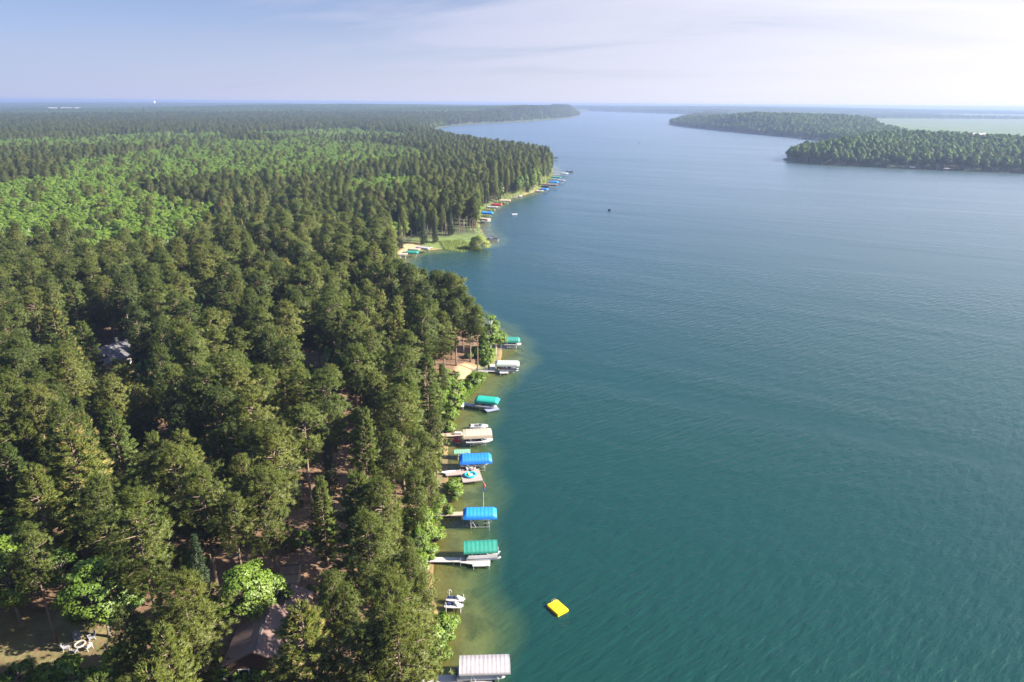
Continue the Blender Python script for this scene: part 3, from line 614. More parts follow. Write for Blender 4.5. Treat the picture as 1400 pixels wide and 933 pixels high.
for r0, r1, sp, big in ((0, 330, 6.2, 1.06), (330, 700, 5.9, 0.86), (700, 1300, 6.9, 0.95), (1300, 2100, 8.8, 1.15), (2100, 3000, 11.0, 1.35), (3000, 5600, 13.0, 1.5), (331, 1299, 3.7, 1.05)):
    x, y = ring(r0, r1, sp, 0.36); s = sdist(x, y); ok = s > (2.0 if r0 < 1200 else 4.0)
    if r0 == 3000: ok &= s < 170
    x, y, s = x[ok], y[ok], s[ok]
    for P in (LAWN, SANDY, PATH, FIELD, FIELD2, GREEN, BEACH):
        k = ~in_poly(x, y, P); x, y, s = x[k], y[k], s[k]
    if r0 < 500:
        k = (np.hypot(x[:, None] - hx, y[:, None] - hy) > np.maximum(hr * 0.85 + 1.2, 2.0)).all(1)
        for (bx, by), br in BUILD: k &= np.hypot(x - bx, y - by) > br
        x, y, s = x[k], y[k], s[k]
    band = np.zeros(len(x), bool)
    for P in BAND: band |= in_poly(x, y, P)
    if r0 == 331: ok = band & (x < 100); x, y, s, band = x[ok], y[ok], s[ok], band[ok]
    elif r0 in (330, 700): ok = ~(band & (x < 100)); x, y, s, band = x[ok], y[ok], s[ok], band[ok]
    patch = wav(x, y, 190, 21) + 0.5 * wav(x, y, 60, 22); right = (x > 300) & (y < 3200)
    z = height(x, y, s); u = rng.uniform(0, 1, len(x))
    for i in range(len(x)):
        if band[i] and x[i] < 100:
            kd = 'aspen' if u[i] < 0.86 else ('decid' if u[i] < 0.96 else 'pine'); Hh = rng.uniform(12, 16.5)
            if kd == 'pine': Hh = rng.uniform(16, 19)
        elif right[i]:
            kd = 'decid' if u[i] < 0.72 else ('pine' if u[i] < 0.86 else 'aspen'); Hh = rng.uniform(9, 19) + 4 * max(0, patch[i])
        else:
            pd = 0.15 if y[i] < 330 else 0.12 + 0.34 * max(0, patch[i])
            pw = 0.17 if y[i] < 330 else 0.05
            ps = 0.08 if y[i] < 240 else 0.22
            if s[i] < 7: pd += 0.12
            if u[i] < pd: kd = 'decid' if rng.uniform() < 0.7 else 'aspen'; Hh = rng.uniform(9, 14) if y[i] < 330 else rng.uniform(13, 18)
            elif u[i] < pd + pw: kd = 'white'; Hh = rng.uniform(15, 21)
            elif u[i] < pd + pw + ps: kd = 'spruce'; Hh = rng.uniform(13, 19)
            else: kd = 'pine'; Hh = (23.5 if y[i] < 330 else 21.5) - 8 * rng.uniform(0, 1) ** 1.9 + rng.uniform(0, 2.0)
        wide = rng.uniform(0.82, 1.18) * big * (0.85 if y[i] < 330 and kd in ('decid', 'spruce', 'aspen') else 1.0) * (1.12 if band[i] and kd == 'aspen' else 1.0)
        v = VAR[kd]; p = v[rng.integers(len(v))]
        if kd == 'white' and p == 'white2' and rng.uniform() < 0.6: p = 'white0'
        if y[i] < 330 and x[i] < 60:
            fit = False
            for try_ in range(3):
                if try_: Hh, wide = (Hh * 0.62, wide * 0.95) if try_ == 1 else (rng.uniform(3.5, 6), 0.9)
                if try_ == 2: kd = 'decid'; p = VAR[kd][rng.integers(3)]
                rad = PR[p][4] * wide * Hh / PR[p][1]; bs = PR[p][5]
                ax, ay, fw = project(x[i], y[i], z[i] + Hh); mx_, my_, fw2 = project(x[i], y[i], z[i] + Hh * (bs + 0.35 * (1 - bs))); bx_, by_, _ = project(x[i], y[i], z[i] + Hh * bs * 0.9)
                rp = rad / fw2 * F
                if mx_ + 0.8 * rp > np.interp(my_, XLIM[:, 0], XLIM[:, 1]) or ax + 0.2 * rp > np.interp(ay, XLIM[:, 0], XLIM[:, 1]): continue
                if any(y[i] < far and mx_ + rp * 0.8 > x0 and mx_ - rp * 0.8 < x1 and ay < y1 and by_ > y0 for x0, y0, x1, y1, far in KEEP): continue
                fit = True; break
            if not fit: continue
        TREES.append(dict(x=x[i], y=y[i], z=z[i], p=p, s=Hh / PR[p][1], w=wide * Hh / PR[p][1], rz=rng.uniform(0, 6.28), t=float(np.clip(rng.normal(0.16 if right[i] else (0.66 if band[i] else (0.60 if y[i] < 330 else 0.52)), 0.2 if right[i] or band[i] else 0.32), 0, 1)), k=kd, H=Hh))
for t in TREES:
    if t['z'] is None: t['z'] = h1(t['x'], t['y'])
# ------------------------------------------------------------------ single trees (the ones that show largest) and the far-off rest
for n_, t in enumerate(TREES):
    t['hand'] = n_ < HANDN
    t['ax'], t['ay'], t['fw'] = project(t['x'], t['y'], t['z'] + t['H'])
    t['bx'], t['by'], _ = project(t['x'], t['y'], t['z'])
    t['seen'] = -25 < t['ax'] < 1420 and t['ay'] < 925 and t['by'] > 0
    t['fam'] = {'pine': 'pine', 'white': 'pine', 'rust': 'pine', 'spruce': 'spruce', 'decid': 'leafy', 'aspen': 'leafy', 'willow': 'leafy', 'bush': 'bush'}[t['k']]
single = []
for fam, cap in (('pine', 300), ('leafy', 290), ('spruce', 120), ('bush', 100)):
    L = sorted([t for t in TREES if t['fam'] == fam and t['seen'] and (t['x'] < 120 or t['hand'])], key=lambda t: (not t['hand'], t['fw'])); single += L[:cap]
sid = {id(t) for t in single}
ROWS = [(205, 'the far promontory'), (262, 'the farthest boat lifts'), (285, 'the far red canopy'), (318, 'the pale willow'), (342, 'the bay boat lifts'), (385, 'the bay water'), (430, 'the headland pines'), (463, 'the dark teal canopy'), (497, 'the striped grey canopy'),
        (545, 'the slanted teal canopy'), (592, 'the beige canopy'), (626, 'the deep blue canopy'), (650, 'the turquoise float'), (700, 'the azure canopy'), (745, 'the green canopy'), (822, 'the jet skis'), (900, 'the white canopy')]
ORD = ['zeroth', 'first', 'second', 'third', 'fourth', 'fifth', 'sixth', 'seventh', 'eighth', 'ninth', 'tenth', 'eleventh', 'twelfth', 'thirteenth', 'fourteenth', 'fifteenth', 'sixteenth', 'seventeenth', 'eighteenth', 'nineteenth']
TENS = {20: 'twent', 30: 'thirt', 40: 'fort', 50: 'fift', 60: 'sixt', 70: 'sevent', 80: 'eight', 90: 'ninet'}
def ordn(n):
    if n < 20: return ORD[n]
    t = n // 10 * 10; return TENS.get(t, 'hundred') + ('ieth' if n % 10 == 0 else 'y-' + ORD[n % 10])
def rowof(t): return min(range(len(ROWS)), key=lambda i: abs(ROWS[i][0] - t['ay']))
SPECIES = {'pine': 'red pine', 'white': 'white pine', 'rust': 'dead pine', 'spruce': 'spruce', 'decid': 'broadleaf tree', 'aspen': 'aspen', 'willow': 'willow', 'bush': 'bush'}
CATEG = {'pine': 'pine tree', 'white': 'pine tree', 'rust': 'pine tree', 'spruce': 'spruce tree', 'decid': 'deciduous tree', 'aspen': 'deciduous tree', 'willow': 'deciduous tree', 'bush': 'bush'}
GROUPN = {'pine': 'pines of the lakeside forest', 'spruce': 'spruces among the pines', 'leafy': 'broadleaf trees among the pines', 'bush': 'bushes along the shore and lawn'}
NAMEO = {'pine': 'pine_tree', 'white': 'pine_tree', 'rust': 'pine_tree', 'spruce': 'spruce_tree', 'decid': 'deciduous_tree', 'aspen': 'deciduous_tree', 'willow': 'deciduous_tree', 'bush': 'bush'}
def tintword(t):
    if t['k'] == 'rust': return 'rust brown'
    if t['k'] == 'willow': return 'pale rounded'
    lo, mid, hi = {'pine': ('dark', 'olive', 'yellowish'), 'white': ('dark', 'soft green', 'yellow green'), 'spruce': ('dark', 'blue green', 'greyish')}.get(t['k'], ('dark', 'green', 'bright green'))
    return lo if t['t'] < 0.36 else (mid if t['t'] < 0.66 else hi)
buckets = {}
for t in single: buckets.setdefault((rowof(t), t['k']), []).append(t)
for (row, k), L in buckets.items():
    L.sort(key=lambda t: -t['ax']); n = len(L)
    for i, t in enumerate(L):
        size = 'tall' if t['H'] > PR[t['p']][1] * 1.0 else 'shorter'
        if k in ('rust', 'willow') and n == 1:
            t['label'] = f"{tintword(t)} {SPECIES[k]} level with {ROWS[row][1]}" if row != 3 else f"{tintword(t)} {SPECIES[k]} at the water's edge of the bay's point"
        elif n == 1: t['label'] = f"{size} {tintword(t)} {SPECIES[k]}, only one level with {ROWS[row][1]}"
        elif i < (n + 1) // 2: t['label'] = f"{size} {tintword(t)} {SPECIES[k]}, {ordn(i + 1)} from the lake, level with {ROWS[row][1]}"
        else: t['label'] = f"{size} {tintword(t)} {SPECIES[k]}, {ordn(n - i)} from the left edge, level with {ROWS[row][1]}"
SRC = {}
def single_tree(t):
    kind, nat, tm, cm, rad, bs = PR[t['p']]
    o = bpy.data.objects.new(NAMEO[t['k']], None); C.objects.link(o); o.empty_display_size = 0.3
    o.location = (t['x'], t['y'], t['z'] - 0.05); o.rotation_euler = (0, 0, t['rz']); o.scale = (t['w'], t['w'], t['s'])
    a = link(bpy.data.objects.new('stems' if kind == 'bush' else 'trunk', tm), o); b_ = link(bpy.data.objects.new('foliage' if kind == 'bush' else 'crown', cm), o)
    b_['leaf_tint'] = float(t['t'])
    tag(o, t['label'], CATEG[t['k']], GROUPN[t['fam']]); SRC.setdefault(t['p'], (a, b_)); return o
for t in single: single_tree(t)

def forest(name, L, label):
    me = bpy.data.meshes.new(name); n = len(L)
    me.vertices.add(n); me.vertices.foreach_set('co', np.array([(t['x'], t['y'], t['z'] - 0.1) for t in L], np.float32).ravel())
    def A(nm, typ, vals, key='value'):
        a = me.attributes.new(nm, typ, 'POINT'); a.data.foreach_set(key, vals)
    A('rz', 'FLOAT', np.array([t['rz'] for t in L], np.float32)); A('leaf_tint', 'FLOAT', np.array([t['t'] for t in L], np.float32))
    A('size', 'FLOAT_VECTOR', np.array([(t['w'], t['w'], t['s']) for t in L], np.float32).ravel(), 'vector')
    names = [p for p in PNAMES if p in SRC]
    A('which', 'INT', np.array([names.index(t['p']) for t in L], np.int32))
    o = link(bpy.data.objects.new(name, me)); o['kind'] = 'stuff'; tag(o, label, 'forest')
    ng = bpy.data.node_groups.new(name, 'GeometryNodeTree')
    ng.interface.new_socket('Geometry', in_out='INPUT', socket_type='NodeSocketGeometry'); ng.interface.new_socket('Geometry', in_out='OUTPUT', socket_type='NodeSocketGeometry')
    gi = nd(ng, 'NodeGroupInput'); go = nd(ng, 'NodeGroupOutput'); J = nd(ng, 'GeometryNodeJoinGeometry'); ng.links.new(J.outputs[0], go.inputs[0])
    def NA(nm, typ):
        n_ = nd(ng, 'GeometryNodeInputNamedAttribute', data_type=typ); n_.inputs[0].default_value = nm; return n_.outputs[0]
    pts = nd(ng, 'GeometryNodeMeshToPoints'); ng.links.new(gi.outputs[0], pts.inputs[0])
    cx = nd(ng, 'ShaderNodeCombineXYZ'); ng.links.new(NA('rz', 'FLOAT'), cx.inputs[2]); wh = NA('which', 'INT'); sz = NA('size', 'FLOAT_VECTOR')
    e2r = nd(ng, 'FunctionNodeEulerToRotation'); ng.links.new(cx.outputs[0], e2r.inputs[0])
    here = {t['p'] for t in L}
    for k, p in enumerate(names):
        if p not in here: continue
        jj = nd(ng, 'GeometryNodeJoinGeometry')
        for src in SRC[p]:
            oi = nd(ng, 'GeometryNodeObjectInfo', transform_space='ORIGINAL'); oi.inputs[0].default_value = src; ng.links.new(oi.outputs['Geometry'], jj.inputs[0])
        cmp_ = nd(ng, 'FunctionNodeCompare', data_type='INT', operation='EQUAL'); ng.links.new(wh, cmp_.inputs[2]); cmp_.inputs[3].default_value = k
        ip = nd(ng, 'GeometryNodeInstanceOnPoints'); ng.links.new(pts.outputs[0], ip.inputs['Points']); ng.links.new(cmp_.outputs[0], ip.inputs['Selection']); ng.links.new(jj.outputs[0], ip.inputs['Instance'])
        ng.links.new(e2r.outputs[0], ip.inputs['Rotation']); ng.links.new(sz, ip.inputs['Scale']); ng.links.new(ip.outputs[0], J.inputs[0])
    md = o.modifiers.new('trees', 'NODES'); md.node_group = ng
    return o
rest = [t for t in TREES if id(t) not in sid and t['p'] in SRC]
forest('forest', [t for t in rest if t['x'] < 300 or t['y'] > 3000], 'mixed pine and aspen forest running back from the left shore to the horizon')
forest('peninsula_forest', [t for t in rest if not (t['x'] < 300 or t['y'] > 3000)], 'broadleaf wood covering the peninsula on the far right shore')

# far woods: canopy as one rolling mass beyond 2.8 km
th = np.radians(np.arange(-48, 48.01, 0.085)); rr = [2850.0]
while rr[-1] < 40000: rr.append(rr[-1] * 1.0115)
rr = np.array(rr); T, RR = np.meshgrid(th, rr); fx2, fy2 = (RR * np.sin(T)).ravel(), (RR * np.cos(T)).ravel()
s2 = sdist(fx2, fy2); z2 = height(fx2, fy2, s2); open_ = np.zeros(len(fx2), bool)
for P in (FIELD, FIELD2, FIELD3): open_ |= in_poly(fx2, fy2, P)
clear = wav(fx2, fy2, 900, 31) + 0.6 * wav(fx2, fy2, 300, 32)
tall = np.where(open_ | (s2 < 10) | ((s2 < 140) & (np.hypot(fx2, fy2) < 5500)) | ((clear > 0.62) & (s2 > 500)), -3.0, 14 + 3.0 * wav(fx2, fy2, 420, 33) + rng.uniform(-3.5, 4.5, len(fx2)))
n1_, n2_ = len(th), len(rr); ii = np.arange(n1_ * n2_).reshape(n2_, n1_); q = np.stack([ii[:-1, :-1], ii[:-1, 1:], ii[1:, 1:], ii[1:, :-1]], -1).reshape(-1, 4)
q = q[(tall[q] > 0).any(1)]
me, used = gridmesh('far_wood', np.stack([fx2, fy2, z2 + tall], 1), q)
fm = newmat('far_wood_leaves'); nt = fm.node_tree; geo = nd(nt, 'ShaderNodeNewGeometry')
na, nb_ = noise_(nt, 0.0022, 4), noise_(nt, 0.035, 2)
c = mixc(nt, ramp(nt, na, [(0.42, (0,) * 3), (0.62, (1,) * 3)]), (0.018, 0.031, 0.016), (0.038, 0.062, 0.020))  # canopy colours darkened to hold the shade among the leaves
c = mixc(nt, nb_, c, mixc(nt, 0.4, c, (0.06, 0.085, 0.03)))
d = nd(nt, 'ShaderNodeBsdfDiffuse'); nt.links.new(c, d.inputs[0]); out(nt, d.outputs[0]); me.materials.append(fm)
fo = link(bpy.data.objects.new('far_wood', me)); fo['kind'] = 'stuff'; tag(fo, 'hazy blue wooded country stretching to the horizon beyond the lake', 'woods')

# haze
hb = MB().box((0, 21000, 14.5), (86000, 46000, 129))   # bottom is below the lake bed, top above the camera
hm = newmat('haze_air'); nt = hm.node_tree
pv = nd(nt, 'ShaderNodeVolumePrincipled'); pv.inputs['Color'].default_value = (0.35, 0.46, 0.73, 1); pv.inputs['Density'].default_value = 1.6e-4; pv.inputs['Anisotropy'].default_value = 0.25
o_ = nd(nt, 'ShaderNodeOutputMaterial'); nt.links.new(pv.outputs[0], o_.inputs['Volume'])
hz_o = hb.build('haze', hm); hz_o['kind'] = 'stuff'

#@@OBJECTS@@
# ------------------------------------------------------------------ docks, lifts, boats
def ends(pl, pr, z=0.0):
    a = Vector((*at(*pl, z), 0)); b = Vector((*at(*pr, z), 0)); d = b - a
    return (a + b) / 2, d.length, math.atan2(d.y, d.x)
def canopy_mesh(L, W, style='barrel', nb=9, hh=1.15):
    mb = MB(); rings = []
    prof = {'barrel': [(-.5, 0), (-.5, .42), (-.46, .66), (-.33, .87), (-.16, .97), (0, 1), (.16, .97), (.33, .87), (.46, .66), (.5, .42), (.5, 0)],
            'gable': [(-.5, 0), (-.5, .30), (-.47, .40), (-.30, .66), (-.10, .94), (0, 1), (.10, .94), (.30, .66), (.47, .40), (.5, .30), (.5, 0)],
            'flat': [(-.5, 0), (-.5, .55), (-.48, .72), (-.34, .82), (-.12, .92), (0, .95), (.12, .92), (.34, .82), (.48, .72), (.5, .55), (.5, 0)]}[style]
    us = []
    for i in range(nb):
        for k in range(4): us.append((i + k / 4) / nb)
    us.append(1.0)
    for u in us:
        x = (u - 0.5) * L; e = min(u, 1 - u) * L
        drop = {'barrel': 0.42, 'gable': 0.04, 'flat': 0.10}[style] * max(0, 1 - e / 0.75) ** 1.6
        sag = 0.05 * abs(math.sin(u * nb * PI))
        ring = []
        for y, z in prof:
            zz = z * hh * (1 - drop if z > 0.3 else 1) - (sag if 0.35 < z else 0); ring.append((x + (0.0), y * W * (1 - 0.06 * drop), zz))
        rings.append(ring)
    mb.loft(rings, closed=False, caps=False)
    for rg, fl in ((rings[0], 0), (rings[-1], 1)):                    # end skirts
        base = [(p[0], p[1], max(p[2] * 0.55, 0.0)) for p in rg]
        n = len(rg); vs = rg + [(p[0] + (0.03 if fl else -0.03), p[1], p[2] - 0.34 * hh if p[2] > 0.36 * hh else 0) for p in rg]
        mb.add(vs, [(i, i + 1, n + i + 1, n + i) if fl else (n + i, n + i + 1, i + 1, i) for i in range(n - 1)])
    return mb
def boat_lift(pl, pr, zc, W, mat, label, style='barrel', hh=1.0, nb=9, group='boat lifts along the shore', detail=True, empty=False):
    c, L, rz = ends(pl, pr, zc); zb = zc - 0.62 * hh
    o = thing('boat_lift', (c.x, c.y, 0), rz, label, 'boat lift', group)
    k = canopy_mesh(L, W, style, nb, hh).build('canopy', M[mat], o, True); k.location = (0, 0, zb)
    fx_, fy_ = L * 0.27, W * 0.44; bot = max(-0.9, h1(c.x, c.y) - 0.1)
    for sx in (-1, 1):
        for sy in (-1, 1):
            MB().tube((sx * fx_, sy * fy_, bot), (sx * fx_, sy * fy_, zb + 0.45 * hh), 0.055 if detail else 0.09).build('post', M['alu'], o)
    fr_ = MB()
    for sy in (-1, 1): fr_.tube((-L * 0.47, sy * W * 0.47, zb + 0.05), (L * 0.47, sy * W * 0.47, zb + 0.05), 0.035)
    for sx in (-1, 1): fr_.tube((sx * L * 0.47, -W * 0.47, zb + 0.05), (sx * L * 0.47, W * 0.47, zb + 0.05), 0.035)
    fr_.build('canopy_frame', M['alu'], o)
    if detail:
        cr = MB()
        for sx in (-1, 1): cr.box((sx * fx_, 0, 0.42), (0.12, W * 0.86, 0.14))
        for sy in (-1, 1): cr.box((0, sy * W * 0.18, 0.56), (L * 0.62, 0.12, 0.12))
        for sy in (-1, 1): cr.box((0, sy * fy_, 0.30), (fx_ * 2, 0.10, 0.10))
        cr.build('cradle', M['alu'], o)
        br = MB(); br.tube((-fx_, -fy_, zb + 0.1), (-fx_ + 0.9, -fy_, 0.35), 0.035)
        br.tube((fx_, -fy_, zb + 0.1), (fx_ - 0.5, -fy_, 0.35), 0.03); br.build('brace', M['alu'], o)
        wh = MB(); wh.torus((0, 0, 0), 0.33, 0.03, 18, 6)
        for a in range(3): wh.tube((-0.32 * math.cos(a * PI / 3), -0.32 * math.sin(a * PI / 3), 0), (0.32 * math.cos(a * PI / 3), 0.32 * math.sin(a * PI / 3), 0), 0.015, n=4)
        w = wh.build('winch_wheel', M['alu'], o); w.location = (fx_ + 0.1, -fy_ - 0.10, 1.55); w.rotation_euler = (PI / 2, 0, 0)
    return o, c, L, rz
def runabout(x, y, z, rz, L, B, label, hullm='whitepaint', seatm='vinyl', group=None, motor=True, cover=None):
    o = thing('motorboat', (x, y, z), rz, label, 'boat', group)
    N = 14; rings = []
    for i in range(N + 1):
        t = i / N; xx = (t - 0.5) * L; b = B / 2 * (1 - max(0, (t - 0.5) / 0.5) ** 2.3) * (0.92 + 0.08 * min(1, t * 4)) + 0.015
        sh = 0.72 + 0.22 * max(0, t - 0.45) ** 1.3; kl = 0.0 + 0.45 * max(0, (t - 0.72) / 0.28) ** 2; ch = 0.24 + 0.30 * max(0, t - 0.5)
        ck = 0.06 < t < 0.62; ib = b * (0.78 if ck else 0.70); fl = sh - (0.46 if ck else -0.03)
        rings.append([(xx, -b, sh), (xx, -b * .86, ch), (xx, 0, kl), (xx, b * .86, ch), (xx, b, sh), (xx, ib, sh + 0.02), (xx, ib, fl), (xx, -ib, fl), (xx, -ib, sh + 0.02)])
    MB().loft(rings).build('hull', M[hullm], o)
    if cover:
        MB().loft([[((t - .5) * L * .9, -B * .46 * w, .76), ((t - .5) * L * .9, -B * .2 * w, .98 * 1), ((t - .5) * L * .9, B * .2 * w, .98), ((t - .5) * L * .9, B * .46 * w, .76)] for t, w in ((0, .9), (.3, 1), (.6, .98), (.85, .6), (1, .15))]).build('cover', M[cover], o)
    else:
        wsh = MB(); b = B * 0.40
        wsh.add([(L * .11, -b, .74), (L * .19, -b * .5, .78), (L * .19, b * .5, .78), (L * .11, b, .74), (L * .06, -b, 1.12), (L * .13, -b * .5, 1.18), (L * .13, b * .5, 1.18), (L * .06, b, 1.12),
                 (L * .105, -b, .74), (L * .185, -b * .5, .78), (L * .185, b * .5, .78), (L * .105, b, .74), (L * .055, -b, 1.12), (L * .125, -b * .5, 1.18), (L * .125, b * .5, 1.18), (L * .055, b, 1.12)],
                [(0, 1, 5, 4), (1, 2, 6, 5), (2, 3, 7, 6), (9, 8, 12, 13), (10, 9, 13, 14), (11, 10, 14, 15), (4, 5, 13, 12), (5, 6, 14, 13), (6, 7, 15, 14)])
        wsh.build('windshield', M['glass'], o)
        for sy in (-1, 1):
            s = MB(); s.box((0.0, sy * B * 0.2, 0.52), (0.5, 0.5, 0.2)); s.box((-0.24, sy * B * 0.2, 0.80), (0.12, 0.5, 0.46)); s.build('seat', M[seatm], o)
        s = MB(); s.box((-L * .36, 0, 0.5), (0.5, B * .68, 0.24)); s.box((-L * .415, 0, 0.74), (0.12, B * .68, 0.34)); s.build('bench', M[seatm], o)
    if motor:
        m = MB(); m.loft([[(-L * .5 - .30, -.17, .72), (-L * .5 - .30, .17, .72), (-L * .5 + .12, .17, .72), (-L * .5 + .12, -.17, .72)], [(-L * .5 - .34, -.2, 1.0), (-L * .5 - .34, .2, 1.0), (-L * .5 + .12, .2, 1.0), (-L * .5 + .12, -.2, 1.0)], [(-L * .5 - .24, -.13, 1.2), (-L * .5 - .24, .13, 1.2), (-L * .5 + .05, .13, 1.2), (-L * .5 + .05, -.13, 1.2)]])
        m.box((-L * .5 - .12, 0, .35), (.16, .1, .8)); m.build('outboard_motor', M['dark'], o)
    return o
def pontoon(x, y, z, rz, L, B, label, seatm='vinyl', fence='whitepaint', group=None, bimini=None):
    o = thing('pontoon_boat', (x, y, z), rz, label, 'boat', group)
    for sy in (-1, 1):
        p = MB(); n = 10
        def rg(xx, r, zc=.3): return [(xx, sy * B * .34 + r * math.cos(2 * PI * i / n), zc + r * math.sin(2 * PI * i / n)) for i in range(n)]
        p.loft([rg(-L / 2, .22), rg(-L / 2 + .1, .29), rg(L * .38, .29), rg(L * .46, .2, .36), rg(L * .5, .04, .46)]); p.build('pontoon', M['alu'], o, True)
    MB().box((-L * .02, 0, .66), (L * .92, B, .09)).build('deck', M['greypaint'], o)
    f = MB(); hx_, hy_ = L * .44, B * .48
    for sy in (-1, 1): f.box((-L * .02, sy * hy_, .98), (hx_ * 2 - .3, .05, .52))
    f.box((hx_ - .02, B * .29, .98), (.05, B * .38, .52)); f.box((hx_ - .02, -B * .29, .98), (.05, B * .38, .52)); f.box((-hx_ - .02, 0, .98), (.05, B * .6, .52)); f.build('fence', M[fence], o)
    for sx, sy in ((.27, 1), (.27, -1), (-.30, 1)):
        s = MB(); s.box((sx * L, sy * B * .33, .9), (L * .26, .52, .36)); s.box((sx * L, sy * B * .435, 1.14), (L * .26, .14, .34)); s.build('couch', M[seatm], o)
    s = MB(); s.box((-L * .08, -B * .25, 1.02), (.5, .62, .62), ry=-.1); s.box((-L * .08, -B * .25, 1.38), (.06, .5, .22)); s.build('console', M['greypaint'], o)
    s = MB(); s.box((-L * .2, -B * .22, .98), (.5, .5, .16)); s.box((-L * .245, -B * .22, 1.22), (.1, .5, .46)); s.build('helm_seat', M[seatm], o)
    m = MB(); m.box((-L * .5 - .1, 0, .95), (.42, .34, .5)); m.box((-L * .5 - .08, 0, .4), (.14, .1, .7)); m.build('outboard_motor', M['dark'], o)
    if bimini:
        bm = MB(); bm.loft([[(-L * .33, -B * .46, 2.45), (-L * .33, 0, 2.6), (-L * .33, B * .46, 2.45), (-L * .33, 0, 2.55)], [(L * .08, -B * .46, 2.45), (L * .08, 0, 2.62), (L * .08, B * .46, 2.45), (L * .08, 0, 2.57)]])
        k = bm.build('bimini_top', M[bimini], o)
        for sx in (-.32, .07):
            for sy in (-1, 1): MB().tube((-L * .12, sy * B * .47, 1.2), (sx * L, sy * B * .45, 2.46), .025).build('bimini_bow', M['alu'], o)
    return o
def dock(segs, mat, label, z=0.62, group='docks along the shore', posts=True, rail=None):
    """segs: (pixel start, pixel end, width in metres, lift of this piece)"""
    c0, L0, r0 = ends(segs[0][0], segs[0][1], z); o = thing('dock', (c0.x, c0.y, 0), r0, label, 'dock', group)
    ca, sa = math.cos(-r0), math.sin(-r0)
    def loc(p): dx, dy = p[0] - c0.x, p[1] - c0.y; return dx * ca - dy * sa, dx * sa + dy * ca
    d = MB(); PP = []
    for i, (a, b, w) in enumerate(segs):
        pa, pb = loc(at(*a, z)), loc(at(*b, z)); dx, dy = pb[0] - pa[0], pb[1] - pa[1]; L = math.hypot(dx, dy); an = math.atan2(dy, dx)
        d.box(((pa[0] + pb[0]) / 2, (pa[1] + pb[1]) / 2, z - .05 + i * .006), (L, w, .09), an)
        d.box(((pa[0] + pb[0]) / 2, (pa[1] + pb[1]) / 2, z - .16 + i * .006), (L - .04, w - .06, .12), an)
        n = max(1, int(L / 3.2))
        for k in range(n + 1):
            t = (0.06 + 0.88 * k / n)
            for sg in (-1, 1): PP.append((pa[0] + dx * t - sg * math.sin(an) * (w / 2 + .04), pa[1] + dy * t + sg * math.cos(an) * (w / 2 + .04), rng.uniform(.12, .55) if rng.uniform() < .8 else 1.0))
    d.build('deck', M[mat], o)
    if posts:
        for x, y, up in PP: MB().tube((x, y, -.7), (x, y, z + up), .035).build('post', M['alu'], o)
    return o, r0
def chair(x, y, z, rz, label, mat='whitepaint', s=1.0, group='lawn chairs'):
    o = thing('lawn_chair', (x, y, z), rz, label, 'chair', group); o.scale = (s, s, s)
    b = MB()
    for i in range(5): b.box((.05, -.24 + i * .12, .36 - 0.0), (.56, .10, .03), ry=.16)
    b.build('seat', M[mat], o)
    b = MB()
    for i in range(5): b.box((-.38, -.26 + i * .13, .72), (.03, .11, .86 - abs(i - 2) * .07), ry=-.35)
    b.build('backrest', M[mat], o)
    for sy in (-1, 1):
        MB().box((.02, sy * .36, .58), (.72, .13, .03)).build('arm', M[mat], o)
        MB().box((.30, sy * .32, .28), (.09, .05, .58)).build('leg', M[mat], o); MB().box((-.30, sy * .32, .28), (.09, .05, .60), ry=.2).build('leg', M[mat], o)
    return o

# -- the near shore, from the bottom of the picture upwards
GL = 'boat lifts along the near shore'
o, c, L, rz = boat_lift((628, 906), (697, 904), 2.7, 3.3, 'c_white', 'big white ribbed boat lift canopy over a silver pontoon boat, lowest on the shore', 'gable', 1.15, 12, GL)
pontoon(c.x - .5, c.y - .2, .55, rz, 6.6, 2.4, 'silver pontoon boat under the big white canopy', fence='greypaint', group='boats on lifts')
dock([((556, 931), (673, 929.5), 1.9)], 'deckgrey', 'grey dock with two white ladder hoops beside the white canopy')
for px_ in (585, 591):
    x, y = at(px_, 925.5, .64); q = thing('ladder_hoop', (x, y, .6), 0, 'white hoop handrail %s on the grey dock by the white canopy' % ('nearer the shore' if px_ == 585 else 'farther from the shore'), 'handrail', 'ladder hoops on the grey dock')
    MB().path([(0, -.16, -.5), (0, -.16, .75), (.02, -.1, .9), (.02, .1, .9), (0, .16, .75), (0, .16, -.5)], .04).build('hoop', M['whitepaint'], q)
# jet skis on their lift
(lx, ly), lrz = at(622, 829, 0), R(-6)
o = thing('jet_ski_lift', (lx, ly, 0), lrz, 'bare metal jet ski lift with tall corner posts in the shallows', 'boat lift')
for sx in (-1, 1):
    for sy in (-1, 1): MB().tube((sx * 1.15, sy * 1.35, -.7), (sx * 1.15, sy * 1.35, 1.75 if sx < 0 else 1.3), .055).build('post', M['whitepaint'], o)
b = MB(); b.box((1.15, 0, .25), (.12, 2.7, .12)); b.box((-1.15, 0, .25), (.12, 2.7, .12)); b.build('beam', M['alu'], o)
b = MB()
for sy in (-.75, .75):
    for k in (-.2, .2): b.box((0, sy + k, .38), (2.5, .12, .1))
b.build('bunk', M['dark'], o)
b = MB(); b.torus((0, 0, 0), .34, .035); w = b.build('winch_wheel', M['whitepaint'], o); w.location = (-1.15, 1.48, 1.5); w.rotation_euler = (PI / 2, 0, 0)
